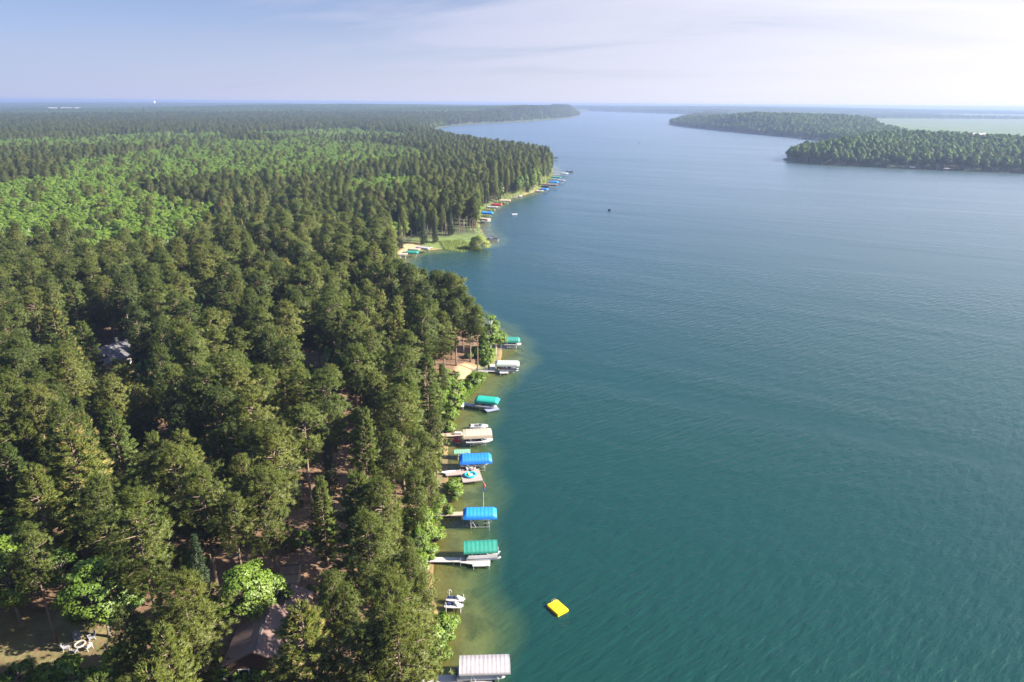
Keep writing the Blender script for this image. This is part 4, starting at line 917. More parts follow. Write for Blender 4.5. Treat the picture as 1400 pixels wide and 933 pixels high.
for sy, lb in ((.75, 'white jet ski on the lift, the one farther from the camera'), (-.75, 'white jet ski on the lift, the one nearer the camera')):
    cx, cy_ = lx - sy * math.sin(lrz), ly + sy * math.cos(lrz); j = thing('jet_ski', (cx, cy_, .42), lrz, lb, 'jet ski', 'jet skis on the lift')
    rings = []
    for t, w_, h_, d_ in ((0, .44, .42, 0), (.15, .50, .46, 0), (.5, .54, .50, 0), (.75, .48, .58, .04), (.92, .24, .64, .2), (1, .05, .66, .4)):
        x = (t - .5) * 3.0; rings.append([(x, -w_, h_ * .62), (x, -w_ * .7, d_), (x, w_ * .7, d_), (x, w_, h_ * .62), (x, w_ * .6, h_), (x, -w_ * .6, h_)])
    MB().loft(rings).build('hull', M['whitepaint'], j)
    MB().loft([[(x, -w_, z0), (x, w_, z0), (x, w_ * .7, z1), (x, -w_ * .7, z1)] for x, w_, z0, z1 in ((-1.35, .24, .4, .62), (-.9, .26, .42, .76), (-.35, .22, .45, .70), (-.05, .2, .47, .78))]).build('seat', M['navy'], j)
    MB().loft([[(x, -w_, .5), (x, w_, .5), (x, w_ * .6, z1), (x, -w_ * .6, z1)] for x, w_, z1 in ((-.02, .26, .9), (.25, .34, 1.0), (.6, .4, .82), (1.15, .22, .66))]).build('hood', M['greypaint'], j)
    b = MB(); b.tube((.12, -.38, 1.06), (.12, .38, 1.06), .03); b.tube((.12, 0, 1.05), (.25, 0, .85), .04); b.build('handlebar', M['dark'], j)
# yellow raft
rc = [at(*p, .45) for p in ((748.5, 827.5), (761.5, 819.5), (777, 832.5), (763.5, 841))]
rx, ry = sum(p[0] for p in rc) / 4, sum(p[1] for p in rc) / 4; ra = math.atan2(rc[3][1] - rc[0][1], rc[3][0] - rc[0][0])
rl = (math.dist(rc[0], rc[3]) + math.dist(rc[1], rc[2])) / 2; rw = (math.dist(rc[0], rc[1]) + math.dist(rc[3], rc[2])) / 2
o = thing('swim_raft', (rx, ry, 0), ra, 'bright yellow square swim raft floating alone off the white canopy', 'swim raft')
b = MB(); b.loft([[(-rl / 2 * k, -rw / 2 * k, z), (rl / 2 * k, -rw / 2 * k, z), (rl / 2 * k, rw / 2 * k, z), (-rl / 2 * k, rw / 2 * k, z)] for k, z in ((.96, -.12), (1, 0), (1, .36), (.97, .44))])
for i in range(7): b.box((-rl / 2 * .9 + i * rl * .15, 0, .446), (rl * .135, rw * .92, .03))
b.build('float_deck', M['yellow'], o)
b = MB()
for k in (-.22, .22): b.path([(-rl / 2 + .45, rw * .08 + k, .46), (-rl / 2 + .25, rw * .08 + k, 1.05), (-rl / 2 - .08, rw * .08 + k, .95), (-rl / 2 - .12, rw * .08 + k, -.7)], .03)
for z in (-.1, -.4): b.tube((-rl / 2 - .12, rw * .08 - .22, z), (-rl / 2 - .12, rw * .08 + .22, z), .025)
b.build('ladder', M['alu'], o)
# green canopy and its white dock
o, c, L, rz = boat_lift((634, 745), (680, 743), 2.9, 3.3, 'c_green', 'ribbed green boat lift canopy beside the long white dock', 'gable', 1.3, 8, GL)
pontoon(c.x + .5, c.y - .5, .55, rz, 6.0, 2.3, 'white pontoon boat under the ribbed green canopy', fence='whitepaint', group='boats on lifts')
dock([((584, 765), (656, 765.5), 1.25), ((646, 768.5), (670, 768), 2.3), ((630, 765.6), (652, 768.5), 1.5)], 'deckwhite', 'long white dock with a wide end platform in front of the green canopy')
# azure canopy, flag, tan dock
o, c, L, rz = boat_lift((633, 700), (679, 699), 2.8, 3.1, 'c_azure', 'azure blue boat lift canopy with no boat, in front of the flagpole', 'barrel', 1.25, 9, GL)
dock([((594, 703), (640, 702), 1.25)], 'decktan', 'narrow tan dock running from the trees to the azure canopy')
fx0, fy0 = at(661, 693, .6); o = thing('flagpole', (fx0, fy0, 0), 0, 'slim white flagpole with a drooping flag behind the azure canopy', 'flagpole')
MB().tube((0, 0, -.6), (0, 0, 6.3), .05, .035).build('pole', M['whitepaint'], o)
b = MB(); n = 9
for nm, z0, z1, mt in (('flag_stripes', 6.1, 5.0, 'flagred'), ('flag_canton', 5.0, 4.3, 'flagblue')):
    b = MB(); rg = []
    for k in range(5):
        z = z0 + (z1 - z0) * k / 4; up = [(.04 + .42 * (i / n) * (.7 + .3 * math.sin(k + nm.__len__())), .10 * math.sin(i * 1.7 + k * .5), z - .35 * i / n) for i in range(n)]
        rg.append(up + [(x, y + .02, zz) for x, y, zz in up[::-1]])
    b.loft(rg).build(nm, M[mt], o)
# L dock with the turquoise float
dock([((609, 647.5), (641, 644.5), 1.9), ((640, 637.5), (646.5, 658), 4.2)], 'deckwood', 'weathered L shaped dock carrying a turquoise float and chairs')
tx, ty = at(643, 650, .75); o = thing('float_lounge', (tx, ty, .63), R(10), 'turquoise inflatable lounge lying on the weathered L shaped dock', 'inflatable')
b = MB(); b.torus((0, 0, .24), .98, .24, 28, 10, 1.15); b.build('ring_tube', M['turq'], o, True)
b = MB(); b.loft([[(.95 * 1.1 * math.cos(2 * PI * i / 20), .9 * math.sin(2 * PI * i / 20), z) for i in range(20)] for z in (.03, .12)]); b.build('floor_mat', M['turq'], o)
b = MB(); b.box((.1, -.15, .30), (.9, .5, .16), .3); b.box((-.25, .32, .38), (.3, .6, .34), .3); b.build('cushion', M['whitepaint'], o)
b = MB(); b.box((-.35, .1, .42), (.35, .35, .22), .6); b.build('pillow', M['yellow'], o)
cx, cy_ = at(640, 642, .75); chair(cx, cy_, .66, R(-70), 'white lawn chair behind the turquoise float on the L shaped dock', 'whitepaint', 1.1, 'chairs on the docks')
cx, cy_ = at(647, 642.5, .75); chair(cx, cy_, .66, R(-110), 'tan lawn chair on the lake side corner of the L shaped dock', 'vinyl', 1.1, 'chairs on the docks')
cx, cy_ = at(613, 645.5, .65); o = thing('paddle_board', (cx, cy_, .66), R(15), 'white paddle board lying at the shore end of the L shaped dock', 'paddle board')
MB().loft([[(x, -w_, z0), (x, w_, z0), (x, w_ * .9, z0 + .12), (x, -w_ * .9, z0 + .12)] for x, w_, z0 in ((-1.5, .12, .03), (-1.1, .36, .01), (.3, .40, .0), (1.1, .28, .02), (1.55, .05, .10))]).build('board', M['whitepaint'], o)
# deep blue and small sage canopies
o, c, L, rz = boat_lift((628, 626), (672, 624), 2.8, 3.4, 'c_blue', 'deep blue boat lift canopy over a long white motorboat', 'barrel', 1.35, 10, GL)
runabout(c.x, c.y + .1, .75, rz, 6.6, 2.4, 'long white motorboat under the deep blue canopy', group='boats on lifts')
boat_lift((621, 616.5), (643, 615.5), 1.9, 1.8, 'c_sage', 'small sage green canopy behind the deep blue one', 'gable', .7, 6, GL)
# beige canopy, dock, red lift, white boat
o, c, L, rz = boat_lift((633, 592), (672, 590), 2.9, 3.5, 'c_beige', 'beige boat lift canopy over a navy and white motorboat', 'flat', 1.3, 8, GL)
runabout(c.x + .5, c.y - .9, .7, rz, 6.2, 2.4, 'navy and white motorboat under the beige canopy', hullm='whitepaint', seatm='navy', group='boats on lifts')
dock([((604, 595), (634, 593.5), 1.6)], 'decktan', 'short tan dock running in to the beige canopy', group='docks along the shore')
x, y = at(626.5, 592.5, .9); o = thing('storage_box', (x, y, .62), R(0), 'white storage box on the short tan dock beside the beige canopy', 'storage box')
MB().box((0, 0, .25), (1.6, .7, .5)).build('box_body', M['whitepaint'], o); MB().loft([[(-.83, -.38, .5), (-.83, .38, .5), (-.83, .2, .6), (-.83, -.2, .6)], [(.83, -.38, .5), (.83, .38, .5), (.83, .2, .6), (.83, -.2, .6)]]).build('lid', M['whitepaint'], o)
boat_lift((620.3, 599), (630.7, 599), 1.25, 1.9, 'c_red', 'small red canopied lift in front of the short tan dock', 'flat', 1.1, 4, GL)
x, y = at(655, 583, .4); runabout(x, y, -.12, R(3), 4.4, 1.8, 'small white motorboat moored behind the beige canopy', group='boats moored by the docks')
# slanted teal canopy
o, c, L, rz = boat_lift((650.5, 544), (682, 547), 2.7, 3.2, 'c_teal', 'slanted bright teal boat lift canopy near the grassy bank', 'barrel', 1.25, 9, GL)
runabout(c.x - .2, c.y - .8, .6, rz, 5.6, 2.1, 'grey motorboat under the slanted teal canopy', hullm='greypaint', seatm='whitepaint', group='boats on lifts')
dock([((629, 551.5), (667, 556.5), 1.35), ((662, 559.5), (679, 556), 3.4)], 'deckblue', 'blue grey dock in front of the slanted teal canopy')
x, y = at(633.5, 555.5, .6); o = thing('dock_bench', (x, y, .3), R(75), 'pale wooden bench at the shore end of the blue grey dock', 'bench')
MB().box((0, 0, .42), (1.9, .55, .07)).build('seat', M['deckwhite'], o); MB().box((0, .30, .75), (1.9, .06, .5)).build('backrest', M['deckwhite'], o)
for sx in (-.8, .8): MB().box((sx, 0, .05), (.08, .5, .74)).build('leg', M['deckwhite'], o)
for (px_, py_, a, lb) in ((668, 558, 200, 'white lawn chair, nearer the shore, on the platform by the slanted teal canopy'), (672, 555.5, 250, 'white lawn chair, farther out, on the platform by the slanted teal canopy')):
    x, y = at(px_, py_, .7); chair(x, y, .68, R(a), lb, 'whitepaint', 1.0, 'chairs on the docks')
# striped grey canopy with the steps
o, c, L, rz = boat_lift((677, 495.5), (710, 496), 2.8, 3.2, 'c_grey', 'striped grey boat lift canopy at the foot of the steps', 'barrel', 1.2, 9, GL)
pontoon(c.x + .3, c.y - .9, .55, rz, 6.0, 2.3, 'dark and white pontoon boat under the striped grey canopy', fence='dark', seatm='whitepaint', group='boats on lifts')
dock([((664, 506.8), (690, 507.2), 1.3), ((683, 508.4), (695, 508.2), 2.6), ((673.5, 498), (673, 507), 1.7)], 'deckwhite', 'white dock with a square platform in front of the striped grey canopy')
for (px_, py_, a, mt, lb) in ((687, 507, 160, 'redgel', 'red lawn chair on the platform by the striped grey canopy'), (691, 507.3, 230, 'dark', 'dark lawn chair on the platform by the striped grey canopy')):
    x, y = at(px_, py_, .75); chair(x, y, .68, R(a), lb, mt, 1.0, 'chairs on the docks')
x0, y0 = at(667, 507, .8); x1, y1 = at(646, 497.5, 3.0); z1 = h1(x1, y1)
o = thing('stairs', (x0, y0, 0), math.atan2(y1 - y0, x1 - x0), 'grey wooden steps with handrails leading down the sandy bank', 'stairs'); LL = math.hypot(x1 - x0, y1 - y0); n = 12
b = MB()
for i in range(n): b.box((LL * (i + .5) / n, 0, .55 + (z1 - .45) * (i + .5) / n), (LL / n * 1.1, 1.3, .07))
b.build('tread', M['deckgrey'], o)
for sy in (-1, 1):
    b = MB(); b.tube((0, sy * .65, .45), (LL, sy * .65, z1 + .05), .08); b.build('stringer', M['deckgrey'], o)
    b = MB(); b.tube((0, sy * .65, 1.5), (LL, sy * .65, z1 + 1.05), .045)
    for i in range(6): t = i / 5; b.tube((LL * t, sy * .65, .4 + (z1 - .4) * t), (LL * t, sy * .65, 1.5 + (z1 - .45) * t), .04)
    b.build('handrail', M['deckgrey'], o)
# dark teal canopy behind the headland birches
o, c, L, rz = boat_lift((688, 463.5), (711, 463.5), 2.8, 3.3, 'c_dteal', 'dark teal boat lift canopy half hidden behind bright shoreline trees', 'barrel', 1.3, 8, GL)
runabout(c.x + .3, c.y - .6, .7, rz, 5.6, 2.2, 'white motorboat under the dark teal canopy', group='boats on lifts')
dock([((676, 466), (692, 465.5), 1.3)], 'deckgrey', 'grey dock reaching out to the dark teal canopy')

# -- kayaks and canoe hulls on the shore by the jet skis
for px_, py_, mt, lb, a in ((574, 833, 'whitepaint', 'white kayak leaning on the bank by the jet skis', 80), (581, 833, 'whitepaint', 'second white kayak, closer to the water by the jet skis', 70), (579, 842, 'orange', 'orange kayak lying in the bushes by the jet skis', 20)):
    x, y = at(px_, py_, 1.6); z = h1(x, y); o = thing('kayak', (x, y, max(z, .2) + .35), R(a), lb, 'kayak', 'kayaks on the shore'); o.rotation_euler = (R(55), 0, R(a))
    MB().loft([[(t * 3.4, -w_, .22), (t * 3.4, -w_ * .7, z0), (t * 3.4, w_ * .7, z0), (t * 3.4, w_, .22), (t * 3.4, w_ * .5, .30), (t * 3.4, -w_ * .5, .30)] for t, w_, z0 in ((-.5, .02, .2), (-.35, .2, .04), (-.1, .33, 0), (.1, .33, 0), (.35, .2, .04), (.5, .02, .2))]).build('hull', M[mt], o)
    MB().loft([[(x_, .18 * c_, .303), (x_, -.18 * c_, .303), (x_, -.16 * c_, .32), (x_, .16 * c_, .32)] for x_, c_ in ((-.55, .4), (-.3, 1), (.3, 1), (.5, .4))]).build('cockpit', M['dark'], o)
# -- fire ring and chairs on the lawn
fx1, fy1 = at(109.5, 882, 4.1); zf = h1(fx1, fy1)
o = thing('fire_ring', (fx1, fy1, zf), 0, 'round stone fire ring on the shaded lawn', 'fire pit')
MB().torus((0, 0, .18), .62, .14, 22, 8).build('ring_wall', M['stone'], o, True)
MB().loft([[(.58 * math.cos(2 * PI * i / 16), .58 * math.sin(2 * PI * i / 16), z) for i in range(16)] for z in (.02, .10)]).build('ash_bed', M['ash'], o)
for px_, py_, lb in ((105.5, 872, 'pale lawn chair behind the fire ring, on its left'), (125, 871.5, 'pale lawn chair behind the fire ring, on its right'), (90.5, 885.5, 'pale lawn chair farthest left of the fire ring'), (100.5, 892, 'pale lawn chair in front of the fire ring'), (120.5, 884.5, 'dark lawn chair close to the right of the fire ring')):
    x, y = at(px_, py_, zf + .4); z = h1(x, y); chair(x, y, z, math.atan2(fy1 - y, fx1 - x), lb, 'greypaint' if lb.startswith('dark') else 'chairshaded', 1.12, 'lawn chairs around the fire ring')
x, y = at(153, 912, 4); o = thing('dead_snag', (x, y, h1(x, y)), 0, 'bare white dead trunk standing in the bushes by the lawn', 'dead tree')
MB().path([(0, 0, -.3), (.05, 0, 1.6), (-.2, .1, 2.9), (-.35, .2, 3.6)], .11).build('trunk', M['birch'], o)
b = MB(); b.path([(.02, 0, 1.4), (.5, .1, 2.0)], .05); b.path([(-.15, .1, 2.6), (-.7, -.2, 2.7)], .04); b.build('branch', M['birch'], o)
x, y = at(623.5, 661, .6); o = thing('driftwood_snag', (x, y, -.2), 0, 'bleached forked driftwood standing in the shallows by the L shaped dock', 'dead branch')
MB().path([(0, 0, -.2), (.1, 0, 1.1), (-.1, .1, 1.7)], .07).build('stem', M['birch'], o); MB().path([(.08, 0, .9), (.5, 0, 1.6)], .05).build('fork', M['birch'], o)
x, y = at(214, 791, 4.6); zt = h1(x, y); o = thing('tarp_pile', (x, y, zt), R(20), 'wood pile under a blue grey tarp among the pines', 'tarp')
b = MB(); n = 9; b.loft([[(-1.4 + 2.8 * i / (n - 1) + .03 * math.sin(j * 5), (j - 3) * .32, max(0, (1.1 - .12 * (j - 3) ** 2) * (1 - .25 * abs(i - 4) / 4) + .08 * math.sin(i * 2.1 + j * 1.7))) for j in range(7)] for i in range(n)]); b.build('tarp_sheet', M['bluetarp'], o)
b = MB()
for j in range(3):
    for k in range(3 - j): b.tube((-1.25, -.45 + k * .42 + j * .21, .2 + j * .3), (1.25, -.45 + k * .42 + j * .21, .2 + j * .3), .17)
b.build('log_stack', M['bark'], o)

# ------------------------------------------------------------------ houses
def house(name, loc, rz, L, W, zw, zr, label, roofm, wallm, parts=True, over=.5, chimney=False, group=None):
    """gabled house, ridge along local x; zw eaves height, zr ridge height"""
    o = thing(name, loc, rz, label, 'house' if name != 'shed' else 'shed', group)
    b = MB(); b.box((0, 0, zw / 2 - .4), (L, W, zw + .8))
    for s in (-1, 1): b.loft([[(s * (L / 2 - .1), -W / 2, zw), (s * (L / 2 - .1), W / 2, zw), (s * (L / 2 - .1), 0, zr - .12)], [(s * L / 2, -W / 2, zw), (s * L / 2, W / 2, zw), (s * L / 2, 0, zr - .12)]])
    b.build('wall', M[wallm], o)
    sl = (zr - zw) / (W / 2); ey = W / 2 + over; ez = zw - sl * over; hx_ = L / 2 + over
    r_ = MB(); r_.loft([[(x, -ey, ez), (x, 0, zr), (x, ey, ez), (x, ey, ez + .16), (x, 0, zr + .18), (x, -ey, ez + .16)] for x in (-hx_, hx_)])
    rf = r_.build('roof', M[roofm], o)
    MB().box((0, 0, zr + .19), (L + over * 2, .3, .07)).build('ridge_cap', M['dark'], rf)
    if chimney: MB().box((L * .2, W * .2, zr), (.7, .7, 1.6)).build('chimney', M['stone'], rf)
    if parts:
        b = MB()
        for s in (-1, 1):
            for sy in (-1, 1): b.tube((s * (hx_ + .03), sy * ey, ez + .05), (s * (hx_ + .03), 0, zr + .05), .09, n=4)
        b.build('fascia', M['wallwhite'] if roofm == 'roofgrey' else M['wallbrown'], o)
        def win(x, y, z, w, h, along):
            f = MB()
            t = .06
            for dx, dz, sw, sh in ((0, h / 2, w + .16, .1), (0, -h / 2, w + .16, .1), (-w / 2, 0, .1, h), (w / 2, 0, .1, h)):
                f.box((x + (dx if along else 0), y + (0 if along else dx), z + dz), ((sw if along else .12), (.12 if along else sw), sh))
            fr2 = f.build('window', M['wallwhite'], o); MB().box((x, y, z), ((w if along else .06), (.06 if along else w), h)).build('pane', M['window'], fr2)
        for k in (-.3, .05, .32):
            for sy in (-1, 1): win(k * L, sy * (W / 2 + .03), zw * .6, 1.2, 1.1, True)
        for s in (-1, 1): win(s * (L / 2 + .03), W * .22, zw * .6, 1.3, 1.1, False)
        d_ = MB().box((-L / 2 - .03, -W * .2, 1.0), (.08, .95, 2.05)).build('door', M['wallwhite'], o); MB().box((-L / 2 - .10, -W * .2 + .35, 1.0), (.06, .08, .08)).build('handle', M['alu'], d_)
    return o
ra_, rb_ = at(371, 825, 8.7), at(346, 893, 8.7); g = h1((ra_[0] + rb_[0]) / 2, (ra_[1] + rb_[1]) / 2)
lc = at(322, 866, 6.9)
mx_, my_ = (ra_[0] + rb_[0]) / 2, (ra_[1] + rb_[1]) / 2; an = math.atan2(ra_[1] - rb_[1], ra_[0] - rb_[0])
house('cabin', (mx_, my_, g), an, math.dist(ra_, rb_) - 1.0, 7.6, 6.7 - g, 8.7 - g, 'dark brown cabin with a long shingled gable roof by the lawn', 'roofbrown', 'wallbrown')
ra_, rb_ = at(397, 800, 7.7), at(384, 838, 7.7); g2 = h1((ra_[0] + rb_[0]) / 2, (ra_[1] + rb_[1]) / 2)
house('cabin', ((ra_[0] + rb_[0]) / 2, (ra_[1] + rb_[1]) / 2, g2), math.atan2(ra_[1] - rb_[1], ra_[0] - rb_[0]), math.dist(ra_, rb_) - .6, 5.6, 6.2 - g2, 7.7 - g2, 'smaller brown roofed building just behind the long brown cabin', 'roofbrown', 'wallbrown')
x, y = at(397, 776, 5); house('shed', (x, y, h1(x, y)), R(8), 2.6, 2.2, 1.9, 2.5, 'little tan garden shed behind the brown cabin', 'c_brown', 'walltan', False, .2)
ra_, rb_ = at(158, 464, 10.5), at(143, 476, 10.5); g3 = h1(*at(152, 482, 5))
p0, p1 = at(157, 465, 10), at(172, 470, 10); 
house('house', ((p0[0] + p1[0]) / 2 - 1, (p0[1] + p1[1]) / 2 - 2, g3), R(62), 12.0, 10.0, 3.4, 6.4, 'grey roofed house with pale gable trim hidden among the pines', 'roofgrey', 'walltan', chimney=True)
x, y = at(502, 498, 6); house('house', (x, y, h1(x, y)), R(20), 10, 7, 2.8, 5.0, 'dark roofed house glimpsed through the pines behind the slanted teal canopy', 'roofgrey', 'walltan', True)
x, y = at(425, 499, 6); house('house', (x, y, h1(x, y)), R(5), 8, 6, 2.7, 4.6, 'tan cottage glimpsed through the pines well left of the sandy bank', 'c_brown', 'walltan', True)

# ------------------------------------------------------------------ the bay and the farther shores
GB = 'boat lifts in the bay'
boat_lift((571, 337.5), (588, 339.5), 2.6, 4.0, 'c_white', 'white canopy, farthest out of the boat lifts in the bay', 'flat', 1.2, 7, GB, False)
boat_lift((559, 340), (574, 341), 2.6, 3.2, 'c_beige', 'pale tan canopy between the white and green ones in the bay', 'flat', 1.1, 7, GB, False)
boat_lift((555, 344), (572, 344.5), 2.6, 3.6, 'c_green', 'green canopy among the boat lifts in the bay', 'barrel', 1.3, 7, GB, False)
boat_lift((545, 347), (557, 347), 2.4, 3.0, 'c_beige', 'tan canopy closest to the trees among the boat lifts in the bay', 'flat', 1.0, 6, GB, False)
dock([((574, 339), (592, 338.5), 2.4)], 'deckwhite', 'white dock beside the white canopy in the bay', group='docks on the far shore', posts=False)
dock([((541, 349), (558, 337), 2.2)], 'decktan', 'tan boardwalk along the beach of the bay', group='docks on the far shore', posts=False)
x, y = at(673.5, 328, .5); pontoon(x, y, 0, R(10), 7.0, 2.6, 'dark pontoon boat moored at the willow point', fence='dark', seatm='dark', bimini='c_navy', group='boats moored by the docks')
GF = 'boat lifts on the farther shore'
FAR = [((657, 298.5), (669, 300), 3.8, 'c_beige', 'beige canopy, nearest of the lifts past the willow point', 'flat'), ((658, 290.3), (674, 291), 3.6, 'c_blue', 'blue canopy between the beige and the pale grey ones past the willow point', 'barrel'),
       ((666, 282.8), (680, 283.3), 3.6, 'c_white', 'pale grey canopy just nearer than the red one past the willow', 'flat'), ((672, 279.2), (686, 279.8), 3.6, 'c_red', 'red canopy in the row of lifts past the willow', 'barrel'), ((683, 273.6), (698, 274), 5.2, 'c_beige', 'wide beige canopy just beyond the red one', 'flat'),
       ((740, 258.2), (749, 258.8), 4.2, 'c_blue', 'blue canopy nearest the camera in the farthest row of lifts', 'barrel'), ((740, 254.6), (751, 255.2), 3.6, 'c_navy', 'dark navy canopy between the two blue ones in the farthest row', 'flat'), ((741, 252), (752, 252.3), 3.6, 'c_brown', 'brown canopy tight behind the navy one in the farthest row', 'flat'),
       ((752, 248.2), (763, 248.8), 4.4, 'c_azure', 'brightest blue canopy in the farthest row of lifts', 'barrel'), ((763, 246.4), (772, 246.8), 4.2, 'c_white', 'white topped brown sided lift outside the brightest blue canopy', 'flat'), ((754, 242.2), (767, 242.6), 3.6, 'c_dteal', 'dark green canopy behind the brightest blue one', 'barrel'),
       ((768, 236.8), (776, 237.2), 7.5, 'c_grey', 'big grey boathouse canopy at the end of the long far dock', 'flat'), ((757, 215.6), (763, 215.8), 6.0, 'c_navy', 'small dark canopy alone beyond the promontory', 'flat'), ((753, 252.8), (762, 253.4), 3.4, 'c_brown', 'low orange brown canopy in front of the brightest blue one', 'flat')]
for a, b_, W, mt, lb, st in FAR: boat_lift(a, b_, 2.9, W, mt, lb, st, 1.5, 7, GF, False)
x, y = at(738, 261, .4); runabout(x, y, 0, R(20), 7.5, 2.6, 'white motorboat moored before the farthest row of lifts', group='boats moored by the docks')
x, y = at(664, 303, .6); runabout(x, y, .3, R(10), 6.5, 2.5, 'white motorboat below the nearest beige canopy past the willow', group='boats moored by the docks')
x, y = at(708, 268.5, .4); runabout(x, y, 0, R(15), 8.0, 2.7, 'white motorboat on its own at the small dock past the red canopy', group='boats moored by the docks')
dock([((696, 270), (707, 269.6), 1.8)], 'deckgrey', 'small grey dock holding one white motorboat past the red canopy', group='docks on the far shore', posts=False)
x, y = at(779.5, 235.3, .5); pontoon(x, y, 0, R(0), 9.0, 3.2, 'dark pontoon boat beyond the big grey boathouse canopy', fence='dark', seatm='dark', bimini='c_navy', group='boats moored by the docks')
dock([((752, 235.6), (768, 235.4), 2.2)], 'deckgrey', 'farther of two long docks leading to the grey boathouse canopy', group='docks on the far shore', posts=False)
dock([((752, 238.7), (769, 238.2), 2.2)], 'deckgrey', 'nearer of two long docks leading to the grey boathouse canopy', group='docks on the far shore', posts=False)
dock([((752, 245.2), (760, 245), 5.5)], 'deckwhite', 'white platform dock behind the brightest blue canopy', group='docks on the far shore', posts=False)
dock([((724, 261.5), (738, 261), 1.8)], 'decktan', 'tan dock leading to the moored white motorboat at the farthest row', group='docks on the far shore', posts=False)
x, y = at(703.5, 293.3, .3); o = thing('swim_raft', (x, y, 0), R(5), 'small white swim raft floating off the blue canopy past the willow', 'swim raft')
MB().loft([[(-1.9 * k, -1.4 * k, z), (1.9 * k, -1.4 * k, z), (1.9 * k, 1.4 * k, z), (-1.9 * k, 1.4 * k, z)] for k, z in ((.95, -.1), (1, .1), (1, .5), (.96, .58))]).build('float_deck', M['whitepaint'], o)
b = MB(); [b.path([(1.7, k, .55), (1.8, k, 1.1), (2.0, k, .9), (2.0, k, -.4)], .04) for k in (-.22, .22)]; b.build('ladder', M['alu'], o)
# boats under way
def person(x, y, z, rz, label):
    """seated figure, one skinned body"""
    me = bpy.data.meshes.new('person'); J = [((0, 0, .12), .15), ((0, 0, .32), .15), ((0, 0, .52), .17), ((.01, 0, .64), .065), ((.02, 0, .74), .10), ((.03, 0, .85), .09),
        ((0, .19, .56), .07), ((.12, .24, .34), .05), ((.33, .16, .30), .042), ((0, -.19, .56), .07), ((.12, -.24, .34), .05), ((.33, -.16, .30), .042),
        ((.08, .10, .10), .10), ((.44, .12, .12), .075), ((.46, .12, -.28), .05), ((.60, .12, -.32), .045), ((.08, -.10, .10), .10), ((.44, -.12, .12), .075), ((.46, -.12, -.28), .05), ((.60, -.12, -.32), .045)]
    Ed = [(0, 1), (1, 2), (2, 3), (3, 4), (4, 5), (2, 6), (6, 7), (7, 8), (2, 9), (9, 10), (10, 11), (0, 12), (12, 13), (13, 14), (14, 15), (0, 16), (16, 17), (17, 18), (18, 19)]
    me.from_pydata([j[0] for j in J], Ed, []); me.materials.append(M['shirt']); o = link(bpy.data.objects.new('person', me)); o.location = (x, y, z); o.rotation_euler = (0, 0, rz)
    md = o.modifiers.new('skin', 'SKIN'); sv = me.skin_vertices[0].data
    for k, j in enumerate(J): sv[k].radius = (j[1], j[1]); sv[k].use_root = k == 0
    o.modifiers.new('sub', 'SUBSURF').levels = 1
    tag(o, label, 'person', 'people in the fishing boat'); return o
x, y = at(833, 288, 0); runabout(x, y, -.1, R(80), 5.6, 2.2, 'small dark fishing boat drifting alone in mid lake', hullm='navy', seatm='dark')
person(x - .2, y - .3, .62, R(80), 'person in dark clothes seated at the front of the dark fishing boat')
person(x + .1, y - 2.0, .62, R(80), 'person in dark clothes seated at the back of the dark fishing boat')
x, y = at(875, 196.5, 0); runabout(x, y, -.1, R(200), 8.0, 2.8, 'white motorboat crossing the far lake')
# far right shore
for a, b_, mt, lb in (((1243, 228.3), (1251, 228.6), 'c_white', 'white canopy at the near peninsula across the lake, left of the two'), ((1290, 230.2), (1297, 230.4), 'c_beige', 'beige canopy at the near peninsula across the lake, right of the two')):
    boat_lift(a, b_, 2.8, 6.5, mt, lb, 'flat', 1.5, 6, 'boat lifts across the lake', False)
dock([((1364, 234.2), (1380, 235.4), 3.0)], 'decktan', 'tan dock at the right end of the peninsula shore', group='docks across the lake', posts=False)
dock([((917, 172.2), (925, 171.6), 5.0)], 'deckgrey', 'grey dock at the tip of the farther right peninsula', group='docks across the lake', posts=False)
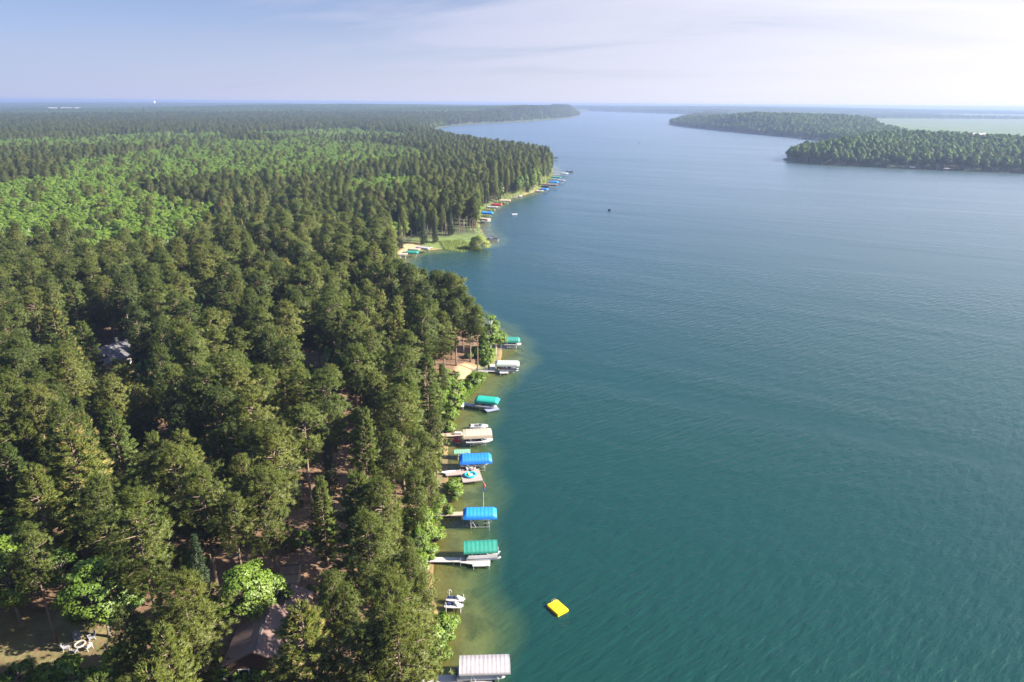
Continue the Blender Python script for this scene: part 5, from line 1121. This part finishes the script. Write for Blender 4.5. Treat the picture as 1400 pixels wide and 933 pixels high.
# buildings on the horizon
def barn(px0, px1, py, z, dep, hh_, label, mt='farwhite', wm='farwhite', group='pale buildings in the far country'):
    a, b_ = at(px0, py, z), at(px1, py, z); c_ = ((a[0] + b_[0]) / 2, (a[1] + b_[1]) / 2)
    return house('barn', (c_[0], c_[1], z), math.atan2(b_[1] - a[1], b_[0] - a[0]), math.dist(a, b_), dep, hh_ * .6, hh_, label, mt, wm, False, 1.0, group=group)
barn(1327, 1344, 193.5, 22, 22, 13, 'long white roofed barn in the wood of the right peninsula', group=None)
for px0, px1, py, lb in ((66, 78, 151, 'leftmost pale hall of the far town'), (84, 98, 151, 'widest pale hall of the far town'), (102, 109, 151, 'rightmost pale hall of the far town')): barn(px0, px1, py, 16, 40, 15, lb)
x, y = at(212, 147, 10); o = thing('water_tower', (x, y, 5), 0, 'white water tower on the horizon beyond the forest', 'water tower')
MB().tube((0, 0, 0), (0, 0, 42), 4.5, 3.5, 14).build('column', M['wallwhite'], o)
MB().loft([[(r_ * math.cos(2 * PI * i / 18), r_ * math.sin(2 * PI * i / 18), z) for i in range(18)] for r_, z in ((3.5, 40), (9, 45), (11.5, 51), (10, 57), (5, 61), (.5, 62.5))]).build('tank', M['wallwhite'], o, True)

# reeds in the bay and grass on the bank
def blades_patch(name, P, n, L, W, mat, label, cat):
    xs = [p[0] for p in P]; ys = [p[1] for p in P]; px_ = rng.uniform(min(xs), max(xs), n * 3); py_ = rng.uniform(min(ys), max(ys), n * 3)
    k = in_poly(px_, py_, P); px_, py_ = px_[k][:n], py_[k][:n]; z = np.maximum(height(px_, py_), -.25); m = len(px_)
    b = np.stack([px_, py_, z], 1); a = rng.uniform(0, PI, m); s = np.stack([np.cos(a), np.sin(a), a * 0], 1) * W; tip = np.stack([rng.normal(0, .25, m) * L, rng.normal(0, .25, m) * L, L * rng.uniform(.6, 1.15, m)], 1)
    T = np.stack([b - s, b + s, b + tip], 1); me = tri_mesh(name, T, M[mat], rng.uniform(0, 1, m), bend=.8, flat=True); o = link(bpy.data.objects.new(name, me)); o['kind'] = 'stuff'; o['leaf_tint'] = .6
    tag(o, label, cat)
blades_patch('reeds', wpoly([(600, 336), (632, 334), (650, 337), (652, 341), (630, 345), (610, 342)]), 5000, 1.3, .10, 'reed', 'pale green reed bed standing in the bay in front of the willow', 'reeds')
blades_patch('bank_grass', wpoly([(638, 520), (652, 508), (661, 507), (668, 513), (655, 530), (640, 545), (632, 556), (626, 556), (630, 536)]), 9000, .75, .06, 'decid', 'bright green long grass on the bank below the sandy clearing', 'grass')
blades_patch('shore_grass', wpoly([(640, 300), (655, 290), (690, 270), (735, 246), (752, 238), (757, 241), (742, 254), (700, 272), (664, 296), (655, 304)]), 9000, 1.6, .25, 'reed', 'yellow green tall grass along the far shore behind the boat lifts', 'grass')
